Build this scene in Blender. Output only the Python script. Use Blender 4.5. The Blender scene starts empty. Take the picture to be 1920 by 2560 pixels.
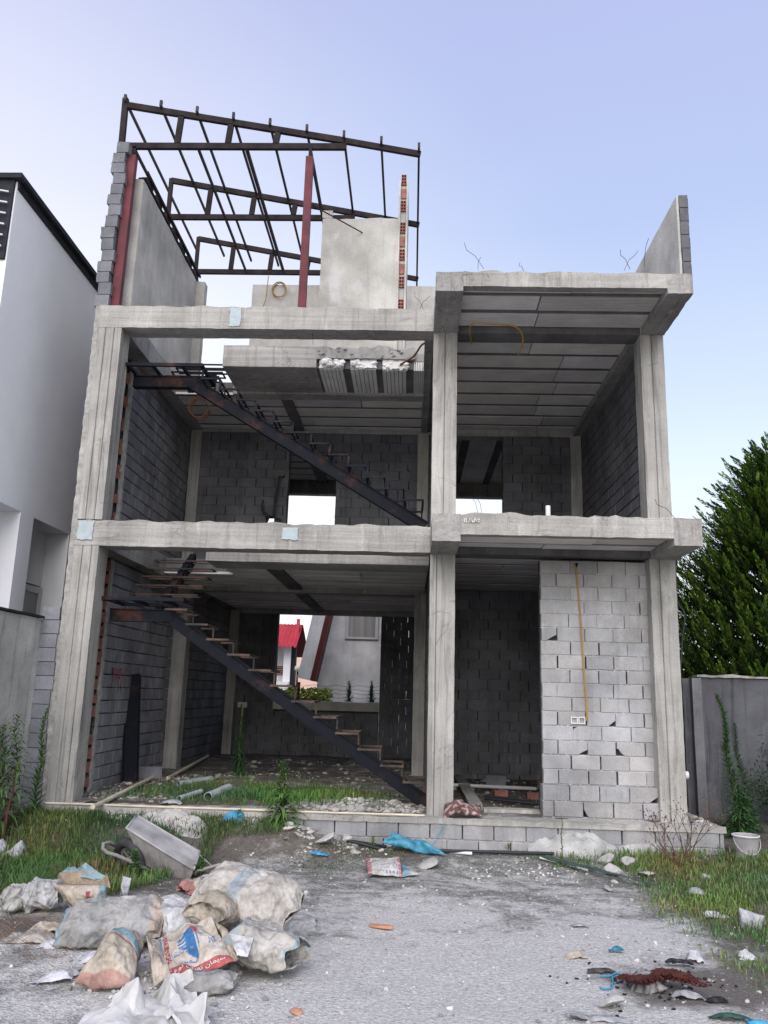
import bpy, bmesh, math, random
import numpy as np
from mathutils import Vector, Matrix, noise
from mathutils.bvhtree import BVHTree
random.seed(7); rng = np.random.default_rng(7)
S = bpy.context.scene
COL = S.collection
R = math.radians
# ------------------------------------------------------------------ camera
FPX, PITCH, ROLL, YAW = 2044.9153, 0.21859, 0.02803, 0.03772
CAM = Vector((4.792, -11.2303, 1.97507))
_f0 = Vector((-math.sin(YAW), math.cos(YAW), 0)); _r0 = Vector((math.cos(YAW), math.sin(YAW), 0)); _u0 = Vector((0, 0, 1))
FWD = _f0*math.cos(PITCH)+_u0*math.sin(PITCH); _u1 = _u0*math.cos(PITCH)-_f0*math.sin(PITCH)
RGT = _r0*math.cos(ROLL)+_u1*math.sin(ROLL); UPV = _u1*math.cos(ROLL)-_r0*math.sin(ROLL)
cd = bpy.data.cameras.new('camera'); cam = bpy.data.objects.new('camera', cd); COL.objects.link(cam)
cd.sensor_fit = 'VERTICAL'; cd.sensor_height = 36; cd.sensor_width = 27; cd.lens = FPX/2560*36
cd.clip_start = .05; cd.clip_end = 2000
cam.matrix_world = Matrix(((RGT.x, UPV.x, -FWD.x, CAM.x), (RGT.y, UPV.y, -FWD.y, CAM.y), (RGT.z, UPV.z, -FWD.z, CAM.z), (0, 0, 0, 1)))
S.camera = cam
def ray(u, v): return FWD+RGT*((u-960)/FPX)-UPV*((v-1280)/FPX)
def aY(u, v, Y): w = ray(u, v); return CAM+w*((Y-CAM.y)/w.y)
def aZ(u, v, Z=0): w = ray(u, v); return CAM+w*((Z-CAM.z)/w.z)
def aX(u, v, X): w = ray(u, v); return CAM+w*((X-CAM.x)/w.x)
# ------------------------------------------------------------------ world, sun, exposure
SUN_EL, SUN_AZ = R(38), R(186)     # azimuth measured from +Y clockwise: behind the camera
W = bpy.data.worlds.new('World'); S.world = W; W.use_nodes = True
nt = W.node_tree; nt.nodes.clear()
out = nt.nodes.new('ShaderNodeOutputWorld'); bg = nt.nodes.new('ShaderNodeBackground')
sky = nt.nodes.new('ShaderNodeTexSky'); sky.sky_type = 'NISHITA'; sky.sun_disc = False
sky.sun_elevation = SUN_EL; sky.sun_rotation = SUN_AZ; sky.air_density = 1.0; sky.dust_density = 3.5; sky.ozone_density = 2.0
tc = nt.nodes.new('ShaderNodeTexCoord'); sep = nt.nodes.new('ShaderNodeSeparateXYZ'); nt.links.new(tc.outputs['Generated'], sep.inputs[0])
rmp = nt.nodes.new('ShaderNodeValToRGB'); nt.links.new(sep.outputs['Z'], rmp.inputs[0])
e = rmp.color_ramp.elements
e[0].position = 0.0; e[0].color = (8.6, 7.9, 6.9, 1)
e[1].position = .72; e[1].color = (3.3, 3.65, 5.7, 1)
for p, c in ((.07, (7.7, 7.6, 7.3, 1)), (.18, (6.3, 7.0, 7.6, 1)), (.34, (4.6, 5.4, 6.8, 1)), (.52, (3.4, 4.1, 6.0, 1))):
    k = e.new(p); k.color = c
mx = nt.nodes.new('ShaderNodeMixRGB'); mx.inputs[0].default_value = .85
dp = nt.nodes.new('ShaderNodeVectorMath'); dp.operation = 'DOT_PRODUCT'; nt.links.new(tc.outputs['Generated'], dp.inputs[0]); dp.inputs[1].default_value = Vector((-.62, .78, -.12)).normalized()
gl = nt.nodes.new('ShaderNodeMapRange'); gl.interpolation_type = 'SMOOTHSTEP'; nt.links.new(dp.outputs['Value'], gl.inputs[0]); gl.inputs[1].default_value = .45; gl.inputs[2].default_value = 1.05; gl.inputs[4].default_value = .8
gm = nt.nodes.new('ShaderNodeMixRGB'); nt.links.new(gl.outputs[0], gm.inputs[0]); nt.links.new(rmp.outputs[0], gm.inputs[1]); gm.inputs[2].default_value = (8.6, 8.1, 7.9, 1)
nt.links.new(sky.outputs[0], mx.inputs[1]); nt.links.new(gm.outputs[0], mx.inputs[2])
ns = nt.nodes.new('ShaderNodeTexNoise'); ns.inputs['Scale'].default_value = 1.6; ns.inputs['Detail'].default_value = 5; nt.links.new(tc.outputs['Generated'], ns.inputs['Vector']); nr = nt.nodes.new('ShaderNodeMapRange'); nt.links.new(ns.outputs['Fac'], nr.inputs[0]); nr.inputs[1].default_value = .3; nr.inputs[2].default_value = .7; nr.inputs[3].default_value = .965; nr.inputs[4].default_value = 1.035
mm_ = nt.nodes.new('ShaderNodeMixRGB'); mm_.blend_type = 'MULTIPLY'; mm_.inputs[0].default_value = 1; nt.links.new(mx.outputs[0], mm_.inputs[1]); nt.links.new(nr.outputs[0], mm_.inputs[2]); nt.links.new(mm_.outputs[0], bg.inputs[0]); bg.inputs[1].default_value = 0.116
nt.links.new(bg.outputs[0], out.inputs[0])
sd = bpy.data.lights.new('sun', 'SUN'); sd.energy = 2.1; sd.angle = R(65); sd.color = (1.0, .95, .90)
so = bpy.data.objects.new('sun', sd); COL.objects.link(so)
so.rotation_euler = (R(90)-SUN_EL, 0, math.pi-SUN_AZ)
S.view_settings.view_transform = 'Standard'; S.view_settings.look = 'None'; S.view_settings.exposure = 0.53; S.view_settings.gamma = 1
try: S.cycles.max_bounces = 6; S.cycles.diffuse_bounces = 2
except Exception: pass

# ------------------------------------------------------------------ material helpers
class NT:
    def __init__(s, name, rough=.85, spec=.25):
        s.m = bpy.data.materials.new(name); s.m.use_nodes = True; s.t = s.m.node_tree; s.n = s.t.nodes
        s.b = s.n['Principled BSDF']; s.b.inputs['Roughness'].default_value = rough; s.b.inputs['Specular IOR Level'].default_value = spec
        s.co = s.n.new('ShaderNodeTexCoord').outputs['Object']
    def L(s, a, b): s.t.links.new(a, b)
    def map(s, sc=(1, 1, 1)):
        m = s.n.new('ShaderNodeMapping'); m.inputs['Scale'].default_value = sc; s.L(s.co, m.inputs[0]); return m.outputs[0]
    def noise(s, scale, detail=4, sc=(1, 1, 1), rough=.55, dist=0):
        k = s.n.new('ShaderNodeTexNoise'); k.inputs['Scale'].default_value = scale; k.inputs['Detail'].default_value = detail
        k.inputs['Roughness'].default_value = rough; k.inputs['Distortion'].default_value = dist; s.L(s.map(sc), k.inputs['Vector']); return k.outputs['Fac']
    def vor(s, scale, sc=(1, 1, 1), feat='F1'):
        k = s.n.new('ShaderNodeTexVoronoi'); k.feature = feat; k.inputs['Scale'].default_value = scale; s.L(s.map(sc), k.inputs['Vector']); return k
    def rng(s, v, a, b, c=0., d=1.):
        k = s.n.new('ShaderNodeMapRange'); s.L(v, k.inputs[0])
        for i, x in enumerate((a, b, c, d)): k.inputs[i+1].default_value = x
        return k.outputs[0]
    def mix(s, f, a, b, mode='MIX'):
        k = s.n.new('ShaderNodeMixRGB'); k.blend_type = mode
        for i, x in enumerate((f, a, b)):
            if isinstance(x, (int, float)): k.inputs[i].default_value = x if i == 0 else (x, x, x, 1)
            elif isinstance(x, tuple): k.inputs[i].default_value = (*x, 1)
            else: s.L(x, k.inputs[i])
        return k.outputs[0]
    def math(s, op, a, b=None):
        k = s.n.new('ShaderNodeMath'); k.operation = op
        for i, x in enumerate((a, b)):
            if x is None: continue
            if isinstance(x, (int, float)): k.inputs[i].default_value = x
            else: s.L(x, k.inputs[i])
        return k.outputs[0]
    def attr(s, name='tint'):
        k = s.n.new('ShaderNodeAttribute'); k.attribute_name = name; return k.outputs['Color']
    def col(s, c): s.L(c, s.b.inputs['Base Color']) if not isinstance(c, tuple) else setattr(s.b.inputs['Base Color'], 'default_value', (*c, 1))
    def bump(s, h, strength=.4, dist=.01):
        k = s.n.new('ShaderNodeBump'); k.inputs['Strength'].default_value = strength; k.inputs['Distance'].default_value = dist
        s.L(h, k.inputs['Height']); s.L(k.outputs[0], s.b.inputs['Normal'])
def concrete(name, base, axis='z', streak=.5, grain=.3, tint=False, dark=.45):
    t = NT(name, .9, .15)
    st = {'x': (.35, 9, 14), 'y': (9, .35, 14), 'z': (10, 10, .3), 'n': (2, 2, 2)}[axis]
    big = t.rng(t.noise(1.1, 5), .3, .7, .72, 1.22)
    gr = t.rng(t.noise(1.6, 5, st), .3, .7, 1-grain, 1+grain*.7)
    run = t.rng(t.noise(1.0, 6, (9, 9, .55), .65, .6), .52, .68, 1, 1-streak)
    ln = {'x': (.16, 5, 5), 'y': (5, .16, 5), 'z': (5, 5, .14)}.get(axis)
    spk = t.rng(t.noise(60, 2), .35, .65, .9, 1.08)
    pit = t.rng(t.vor(16).outputs['Distance'], .03, .09, .55, 1)
    c = t.mix(1, base, big, 'MULTIPLY'); c = t.mix(1, c, gr, 'MULTIPLY'); c = t.mix(1, c, run, 'MULTIPLY'); c = t.mix(1, c, spk, 'MULTIPLY')
    c = t.mix(t.rng(t.noise(3.0, 3), .45, .75, 0, .8), c, t.mix(1, c, pit, 'MULTIPLY'))
    if ln:
        k_ = t.math('ABSOLUTE', t.math('SUBTRACT', t.noise(1.0, 1.5, ln, .4), .5)); c = t.mix(1, c, t.rng(k_, .001, .006, .78, 1), 'MULTIPLY')
        k_ = t.math('ABSOLUTE', t.math('SUBTRACT', t.noise(.55, 7, (1, 1, 1), .6, 1.5), .5)); c = t.mix(t.rng(t.noise(.8, 2), .45, .6), c, t.mix(1, c, t.rng(k_, .0, .006, .6, 1), 'MULTIPLY'))
    wh = t.rng(t.noise(2.2, 8, (2.2, 2.2, .45) if ln else (1, 1, .6), .7), .56, .70, 0, .6)
    c = t.mix(wh, c, tuple(min(.62, x*1.55) for x in base))
    if tint: c = t.mix(1, c, t.attr(), 'MULTIPLY')
    t.col(c); h = t.math('ADD', t.noise(14, 6, (1, 1, 1), .65), t.math('MULTIPLY', t.noise(2.4, 4, st), .55)); t.bump(h, .55, .014); return t.m
def simple(name, c, rough=.7, var=.2, scale=3, spec=.3, metal=0, bump=0, bs=20, stretch=(1, 1, 1), tint=False):
    t = NT(name, rough, spec); n = t.rng(t.noise(scale, 5, stretch), .3, .7, 1-var, 1+var)
    k = t.mix(1, c, n, 'MULTIPLY')
    if tint: k = t.mix(1, k, t.attr(), 'MULTIPLY')
    t.col(k); t.b.inputs['Metallic'].default_value = metal
    if bump: t.bump(t.noise(bs, 5), bump, .01)
    return t.m
def painted(name, rough=.8, dirt=.25, bump=.3, spec=.2, trans=0, bs=14):
    t = NT(name, rough, spec); c = t.attr(); d = t.rng(t.noise(5, 7, (1, 1, 1), .7), .35, .65, 1-dirt, 1.05)
    t.col(t.mix(1, c, d, 'MULTIPLY')); v1 = t.vor(7, (1, 1.3, 1)).outputs['Distance']; v2 = t.vor(19, (1.3, 1, 1)).outputs['Distance']; t.bump(t.math('ADD', t.noise(bs, 6, (1, 1, 1), .6), t.math('ADD', t.math('MULTIPLY', v1, 1.6), t.math('MULTIPLY', v2, .8))), bump, .022); return t.m
M = {}
M['conc_z'] = concrete('column_concrete', (.41, .398, .372), 'z', .38, .17)
M['conc_x'] = concrete('beam_concrete', (.40, .387, .362), 'x', .28, .17)
M['conc_y'] = concrete('beam_concrete_deep', (.34, .33, .312), 'y', .3, .17)
M['conc_n'] = concrete('plain_concrete', (.35, .34, .32), 'n', .3, .15)
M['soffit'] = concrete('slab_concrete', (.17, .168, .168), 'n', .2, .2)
M['block'] = concrete('block_masonry_shaded', (.145, .147, .16), 'n', .22, .14, True)  # base darkened to carry interior shade; tints lift the better lit walls
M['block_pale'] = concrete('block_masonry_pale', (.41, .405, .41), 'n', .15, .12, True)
M['plaster'] = concrete('cement_plaster', (.50, .485, .45), 'n', .14, .10)
M['plaster_dark'] = concrete('dark_cement_render', (.12, .122, .135), 'n', .45, .15)
M['garden_plaster'] = concrete('garden_wall_render', (.46, .455, .42), 'n', .25, .12)
M['pilaster'] = concrete('grey_render', (.20, .202, .21), 'n', .3, .12)
M['mortar'] = simple('mortar', (.36, .35, .33), .95, .25, 8, .1, bump=.8, bs=30)
M['white_wall'] = simple('white_render', (.86, .86, .87), .85, .04, 1.2, .2, bump=.08)
M['brick'] = simple('clay_brick', (.31, .145, .115), .9, .35, 9, .15, bump=.3, tint=False)
M['brick_in'] = simple('brick_cell_shade', (.05, .015, .015), .95, .2, 9, .05)  # painted shade for the brick cells, drawn as solid dark boxes
M['foam'] = simple('ceiling_foam', (.78, .77, .74), .9, .12, 2.2, .1, tint=True)
M['foam_white'] = simple('broken_foam', (.80, .79, .76), .9, .1, 6, .1, bump=.9, bs=22)
t = NT('rusty_steel', .7, .08); f = t.rng(t.noise(2.3, 8, (1, 1, 1), .7), .53, .72)
t.col(t.mix(f, (.016, .018, .024), (.10, .045, .03))); t.bump(t.noise(30, 4), .2, .004); M['steel'] = t.m
t = NT('tread_steel', .7, .1); f = t.rng(t.noise(3.3, 8, (1, 1, 1), .7), .42, .6)
t.col(t.mix(f, (.045, .043, .045), (.13, .085, .065))); M['tread'] = t.m
M['truss'] = simple('truss_steel', (.030, .024, .025), .7, .4, 5, .08)
M['purlin'] = simple('purlin_steel', (.06, .052, .052), .7, .35, 5, .08)
M['red_steel'] = simple('red_oxide_steel', (.115, .022, .03), .6, .35, 4, .3)
M['orange_hose'] = simple('yellow_conduit', (.40, .24, .06), .6, .2, 5, .2)
M['brown_hose'] = simple('brown_conduit', (.13, .055, .025), .5, .2, 5, .4)
M['black_hose'] = simple('black_pipe', (.02, .022, .028), .5, .2, 5, .4)
M['pvc'] = simple('grey_pvc', (.42, .47, .48), .4, .12, 4, .4)
M['white_pvc'] = simple('white_pvc', (.72, .73, .74), .4, .1, 4, .4)
M['cream'] = simple('cream_conduit', (.62, .55, .42), .5, .2, 4, .4)
M['dark'] = simple('painted_hole_shade', (.012, .012, .014), .9, .1, 4, .1)  # near black painted as the shade inside a hole
M['charcoal'] = simple('charcoal_cladding', (.03, .031, .038), .75, .25, 8, .1)
M['alu'] = simple('window_frame', (.55, .56, .58), .4, .05, 4, .5)
M['glass'] = simple('window_glass', (.10, .12, .12), .08, .1, 1, .8)
M['curtain'] = simple('curtain', (.30, .30, .29), .9, .35, 1, .1, stretch=(14, 14, .2))
M['rubble'] = simple('rubble_stone', (.40, .39, .37), .95, .3, 4, .1, bump=.7, bs=18, tint=True)
M['lime'] = simple('lime_plaster_chunk', (.42, .41, .385), .95, .35, 5, .1, bump=.8, bs=14)
M['lime_heap'] = simple('lime_heap', (.38, .375, .36), .95, .45, 4, .1, bump=1, bs=16)
M['rubber'] = simple('tyre_rubber', (.05, .05, .052), .85, .4, 9, .2, bump=.5, bs=25)
M['barrow'] = concrete('cement_crusted_steel', (.30, .285, .275), 'n', .3, .25)
M['barrow_in'] = simple('barrow_inner', (.36, .345, .345), .8, .35, 3, .2, bump=.3)
M['paint'] = painted('bag_paper', .85, .5, .9, bs=9)
M['plastic'] = painted('plastic_sheet', .42, .1, .25, .4)
M['tarp'] = painted('tarpaulin', .5, .3, .4, .35)
M['grass'] = simple('grass_blades', (1, 1, 1), .6, .15, 3, .3, tint=True)
M['leaf'] = simple('leaves', (1, 1, 1), .55, .2, 6, .3, tint=True)
M['stem'] = simple('plant_stem', (.10, .13, .05), .7, .2, 6, .2)
M['red_stem'] = simple('red_stem', (.16, .055, .04), .7, .3, 9, .2)
M['twig'] = simple('dry_twig', (.13, .075, .055), .8, .3, 9, .2)
M['bark'] = simple('bark', (.10, .07, .05), .9, .3, 6, .1, bump=.6)
M['hair'] = simple('brown_fibre', (.075, .018, .012), .6, .4, 12, .4)
M['char'] = simple('charred_rubbish', (.02, .02, .024), .85, .5, 9, .3, bump=.8)
M['green_plastic'] = simple('dark_green_plastic', (.02, .055, .048), .45, .4, 8, .4)
M['blue_plastic'] = simple('blue_plastic', (.05, .30, .50), .45, .25, 8, .4)
M['red_roof'] = simple('red_roof_sheet', (.50, .055, .075), .55, .12, 3, .3)
M['red_trim'] = simple('maroon_trim', (.11, .02, .02), .6, .2, 3, .3)
M['far_wall'] = concrete('far_house_render', (.78, .78, .78), 'n', .1, .06)
M['pink_wall'] = simple('pink_wall', (.72, .50, .42), .8, .1, 3)
M['globe'] = simple('lamp_globe', (.72, .70, .52), .4, .1, 3)
M['insole'] = simple('orange_foam_insole', (.48, .24, .15), .8, .25, 9)
M['mark_red'] = simple('red_spray_paint', (.32, .02, .045), .7, .3, 14)
M['mark_white'] = simple('chalk_scratch', (.60, .59, .56), .9, .2, 14)
M['ink_white'] = simple('print_white', (.72, .66, .62), .85, .1, 14)
M['ink_blue'] = simple('print_blue', (.04, .16, .38), .85, .25, 14)
M['patch_blue'] = simple('pale_blue_paper', (.42, .48, .50), .8, .12, 9)
# ground
t = NT('gravel_ground', .95, .1)
am = t.n.new('ShaderNodeAttribute'); am.attribute_name = 'tint'; sp = t.n.new('ShaderNodeSeparateColor'); t.L(am.outputs['Color'], sp.inputs[0])
n1 = t.noise(.8, 10, (1, 1.5, 1), .72, .8); n2 = t.noise(5.5, 8, (1, 1, 1), .75); n3 = t.noise(32, 5, (1, 1, 1), .8)
vo = t.vor(55); g = t.mix(t.rng(n3, .38, .62), (.09, .102, .092), (.34, .325, .30))
g = t.mix(t.rng(vo.outputs['Distance'], .1, .5, .55, 0), g, (.34, .33, .32))
lm = t.math('ADD', t.math('MULTIPLY', sp.outputs[0], .42), t.math('ADD', t.math('MULTIPLY', n1, 1.25), t.math('MULTIPLY', n2, .7)))
g = t.mix(t.rng(lm, 1.0, 1.22), g, t.mix(t.rng(n3, .35, .65), (.42, .405, .385), (.80, .78, .75)))
g = t.mix(t.rng(t.math('ADD', t.noise(2.1, 8, (1, 1, 1), .7), t.math('MULTIPLY', sp.outputs[1], .5)), .60, .82, 0, .85), g, t.mix(n3, (.06, .05, .042), (.17, .145, .12)))
t.col(g); t.bump(t.math('ADD', t.math('MULTIPLY', n2, 1.2), t.math('ADD', n3, t.math('MULTIPLY', vo.outputs['Distance'], .7))), 1.0, .02); M['ground'] = t.m

# ------------------------------------------------------------------ object helpers
def wloc(o):
    v = Vector((0, 0, 0))
    while o is not None: v += o.location; o = o.parent
    return v
def link(name, me, mat=None, parent=None, smooth=False):
    o = bpy.data.objects.new(name, me); COL.objects.link(o)
    if mat is not None: me.materials.append(M[mat] if isinstance(mat, str) else mat)
    if parent is not None: o.parent = parent
    if smooth: me.polygons.foreach_set('use_smooth', [True]*len(me.polygons))
    return o
def tag(o, label=None, cat=None, group=None, kind=None):
    if label: o['label'] = label
    if cat: o['category'] = cat
    if group: o['group'] = group
    if kind: o['kind'] = kind
    return o
def thing(name, loc, label, cat, group=None):
    o = bpy.data.objects.new(name, None); COL.objects.link(o); o.location = loc; o.empty_display_size = .2
    return tag(o, label, cat, group)
class MB:
    def __init__(s): s.v = []; s.f = []; s.c = []
    def add(s, vs, fs, c=1.0):
        b = len(s.v); s.v += [tuple(x) for x in vs]; s.f += [tuple(i+b for i in f) for f in fs]
        if not isinstance(c, tuple): c = (c, c, c)
        s.c += [c]*len(vs)
    def box(s, x0, x1, y0, y1, z0, z1, c=1.0):
        s.add([(x0, y0, z0), (x1, y0, z0), (x1, y1, z0), (x0, y1, z0), (x0, y0, z1), (x1, y0, z1), (x1, y1, z1), (x0, y1, z1)],
              [(0, 3, 2, 1), (4, 5, 6, 7), (0, 1, 5, 4), (1, 2, 6, 5), (2, 3, 7, 6), (3, 0, 4, 7)], c)
    def bar(s, a, b, w, h, c=1.0, up=(0, 0, 1)):   # box beam between two points
        a = Vector(a); b = Vector(b); d = (b-a).normalized(); upv = Vector(up)
        if abs(d.dot(upv)) > .98: upv = Vector((0, 1, 0))
        x = d.cross(upv).normalized(); y = x.cross(d).normalized(); x *= w/2; y *= h/2
        s.add([a-x-y, a+x-y, a+x+y, a-x+y, b-x-y, b+x-y, b+x+y, b-x+y], [(0, 1, 2, 3), (7, 6, 5, 4), (4, 5, 1, 0), (5, 6, 2, 1), (6, 7, 3, 2), (7, 4, 0, 3)], c)
    def tube(s, pts, r, n=8, c=1.0, cap=True, r1=None):
        pts = [Vector(p) for p in pts]; m = len(pts); vs = []; fs = []
        px = None
        for i, p in enumerate(pts):
            d = (pts[min(i+1, m-1)]-pts[max(i-1, 0)]).normalized()
            if px is None: px = d.orthogonal().normalized()
            else: px = (px-d*px.dot(d)).normalized()
            py = d.cross(px); rr = r if r1 is None else r+(r1-r)*i/(m-1)
            for k in range(n):
                a = 2*math.pi*k/n; vs.append(p+px*math.cos(a)*rr+py*math.sin(a)*rr)
        for i in range(m-1):
            for k in range(n): fs.append((i*n+k, i*n+(k+1) % n, (i+1)*n+(k+1) % n, (i+1)*n+k))
        if cap: fs.append(tuple(range(n-1, -1, -1))); fs.append(tuple((m-1)*n+k for k in range(n)))
        s.add(vs, fs, c)
    def build(s, name, mat, parent=None, smooth=False):
        off = wloc(parent) if parent is not None else Vector((0, 0, 0))
        me = bpy.data.meshes.new(name); me.from_pydata([(x-off.x, y-off.y, z-off.z) for x, y, z in s.v], [], s.f); me.update()
        ca = me.color_attributes.new('tint', 'FLOAT_COLOR', 'POINT')
        ca.data.foreach_set('color', np.array([(*c, 1) for c in s.c], dtype=np.float32).ravel())
        return link(name, me, mat, parent, smooth)
def solo(mb, name, mat, label, cat, group=None, smooth=False):   # a thing that is a single mesh, origin at its base
    xs = np.array(mb.v); b = (xs.min(0)+xs.max(0))/2; b[2] = xs[:, 2].min()
    mb.v = [(x-b[0], y-b[1], z-b[2]) for x, y, z in mb.v]
    o = mb.build(name, mat, None, smooth); o.location = b; return tag(o, label, cat, group)
def nz(p, s=1.0, seed=0): return noise.noise(Vector((p[0]*s+seed*7.3, p[1]*s+seed*3.1, p[2]*s-seed*5.7)))
def rbox(x0, x1, y0, y1, z0, z1, amp=.008, seg=.12, rag=0.0, groove=None, mb=None, c=1.0, ragend=0.0):
    """box with finely divided faces and rough, slightly wavy edges; rag chips the top edge"""
    mb = mb or MB(); vs = {}; vl = []; fs = []
    def ax(a, b): n = max(1, int(round((b-a)/seg))); return [a+(b-a)*i/n for i in range(n+1)]
    X, Y, Z = ax(x0, x1), ax(y0, y1), ax(z0, z1)
    if groove is not None:
        for gp in groove: X = sorted(X+[gp-.009, gp, gp+.009])
    def vid(i, j, k):
        q = (i, j, k)
        if q not in vs:
            x, y, z = X[i], Y[j], Z[k]; e = (i in (0, len(X)-1))+(j in (0, len(Y)-1))+(k in (0, len(Z)-1))
            a = amp*(1.0 if e > 1 else .5)
            d = Vector([.45*nz((x, y, z), 2.3, q)+.55*nz((x, y, z), 11, q+4)+.35*nz((x, y, z), 27, q+8) for q in (1, 2, 3)])*a
            if rag and k == len(Z)-1: d.z += rag*(nz((x, y, z), 3.1, 9)+.6*nz((x, y, z), 13, 8))
            if ragend and i == len(X)-1: d.x += ragend*(nz((x, y, z), 5, 9)+.6*nz((x, y, z), 13, 8))
            if groove is not None and j == 0:
                for gp in groove:
                    if abs(x-gp) < .004: d.y += .02
            vs[q] = len(vl); vl.append((x+d.x, y+d.y, z+d.z))
        return vs[q]
    nx, ny, nzz = len(X)-1, len(Y)-1, len(Z)-1
    for i in range(nx):
        for j in range(ny):
            fs.append((vid(i, j, 0), vid(i, j+1, 0), vid(i+1, j+1, 0), vid(i+1, j, 0))); fs.append((vid(i, j, nzz), vid(i+1, j, nzz), vid(i+1, j+1, nzz), vid(i, j+1, nzz)))
        for k in range(nzz):
            fs.append((vid(i, 0, k), vid(i+1, 0, k), vid(i+1, 0, k+1), vid(i, 0, k+1))); fs.append((vid(i, ny, k), vid(i, ny, k+1), vid(i+1, ny, k+1), vid(i+1, ny, k)))
    for j in range(ny):
        for k in range(nzz):
            fs.append((vid(0, j, k), vid(0, j, k+1), vid(0, j+1, k+1), vid(0, j+1, k))); fs.append((vid(nx, j, k), vid(nx, j+1, k), vid(nx, j+1, k+1), vid(nx, j, k+1)))
    mb.add(vl, fs, c); return mb
def blocks(name, org, ud, nd, length, z0, z1, parent, mat='block', pu=.39, pz=.19, depth=.085, core=True, openings=(), dark_bed=False, holes=(), ph=0., cmul=1.0, jit=.004, gap=.011):
    """masonry wall: every block its own bevelled, slightly chipped prism (one mesh), mortar behind.
    org: corner, ud: unit direction along, nd: unit outward normal; openings/holes as (u0,u1,z0,z1) / (u,z,r)"""
    mb = MB(); mm = MB(); O = Vector(org); U = Vector(ud); N = Vector(nd); nrow = int(round((z1-z0)/pz)); pz = (z1-z0)/nrow
    P = lambda u, z, d: O+U*u+Vector((0, 0, z))-N*d
    def block(u0, u1, za, zb, hole=None):
        if u1-u0 < .035: return
        r = lambda a=jit: random.uniform(-a, a)
        ch = .006; ol = []
        a0, a1, b0, b1 = u0+gap*.5+r(), u1-gap*.5+r(), za+gap*.45+r(.003), zb-gap*.45+r(.003)
        ol = [(a0+ch, b0), (u0+(u1-u0)*.5, b0+r(.004)), (a1-ch, b0), (a1, b0+ch), (a1+r(.003), (b0+b1)/2), (a1, b1-ch), (a1-ch, b1), (u0+(u1-u0)*.5, b1+r(.004)), (a0+ch, b1), (a0, b1-ch), (a0+r(.003), (b0+b1)/2), (a0, b0+ch)]
        if hole or random.random() < .022:
            cx = random.choice((0, 1)); s = random.uniform(.03, .07) if not hole else hole
            if isinstance(s, tuple): cx, s, s2 = s
            else: s2 = s*.7
            if cx: ol = ol[:5]+[(a1, b1-s2), (a1-s*.35, b1-s2*.45), (a1-s, b1)]+ol[7:] if random.random() < .5 and not hole else [(a0+ch, b0), (a1-s, b0), (a1-s*.55, b0+s2*.35), (a1-s*.12, b0+s2)]+ol[4:]
            else: ol = [(a0, b0+s2), (a0+s*.45, b0+s2*.6), (a0+s, b0)]+ol[2:11]
        n = len(ol); cu = (a0+a1)/2; cz = (b0+b1)/2
        proud = random.uniform(0, .006)
        vs = [P(u, z, .006-proud) for u, z in ol]+[P(cu+(u-cu)*(1-.012/max(.05, (a1-a0))), cz+(z-cz)*(1-.012/max(.05, b1-b0)), -proud) for u, z in ol]+[P(u, z, depth) for u, z in ol]
        fs = [tuple(range(n, 2*n))]+[(i, (i+1) % n, n+(i+1) % n, n+i) for i in range(n)]+[((i+1) % n, i, 2*n+i, 2*n+(i+1) % n) for i in range(n)]
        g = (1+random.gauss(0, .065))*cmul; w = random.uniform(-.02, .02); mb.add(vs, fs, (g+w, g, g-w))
    for k in range(nrow):
        za, zb = z0+k*pz, z0+(k+1)*pz; segs = [(0., length)]
        for (p, q, oa, ob) in openings:
            if min(zb, ob)-max(za, oa) > .5*pz:
                ns = []
                for a, b in segs:
                    if q <= a or p >= b: ns.append((a, b)); continue
                    if p > a: ns.append((a, p+random.uniform(-.012, .012)))
                    if q < b: ns.append((q+random.uniform(-.012, .012), b))
                segs = ns
        off = (pu*.5 if k % 2 else 0)+ph+random.uniform(-.02, .02)
        for a, b in segs:
            cuts = [a]+[off+i*pu+random.uniform(-.006, .006) for i in range(-2, int(length/pu)+3) if a+.05 < off+i*pu < b-.05]+[b]
            for i in range(len(cuts)-1):
                hl = None
                for hh in holes:
                    if za <= hh[1] < zb and cuts[i] <= hh[0] < cuts[i+1]: hl = hh[2]
                block(cuts[i], cuts[i+1], za, zb, hl)
            if not dark_bed and b-a > .05:
                for q in range(2): pass
                d0 = .010; h = gap*.5+.002
                vs = [P(a+.003, za-h, d0), P(b-.003, za-h, d0), P(b-.003, za+h, d0), P(a+.003, za+h, d0), P(a+.003, za-h, depth), P(b-.003, za-h, depth), P(b-.003, za+h, depth), P(a+.003, za+h, depth)]
                mb.add(vs, [(0, 1, 2, 3), (1, 0, 4, 5), (3, 2, 6, 7), (0, 3, 7, 4), (2, 1, 5, 6)], 1.25*cmul)
                for q in range(int((b-a)*5)):
                    qa = random.uniform(a+.03, b-.06); ql = random.uniform(.01, .05); mb.add([P(qa+u_*ql, za+w_*h*random.uniform(.8, 1.9), -.004 if (u_ and w_) else .008) for u_, w_ in ((0, -1), (1, -1), (1, 1), (0, 1))], [(0, 1, 2, 3)], 1.3*cmul)
    o = mb.build(name, mat, parent)
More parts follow.
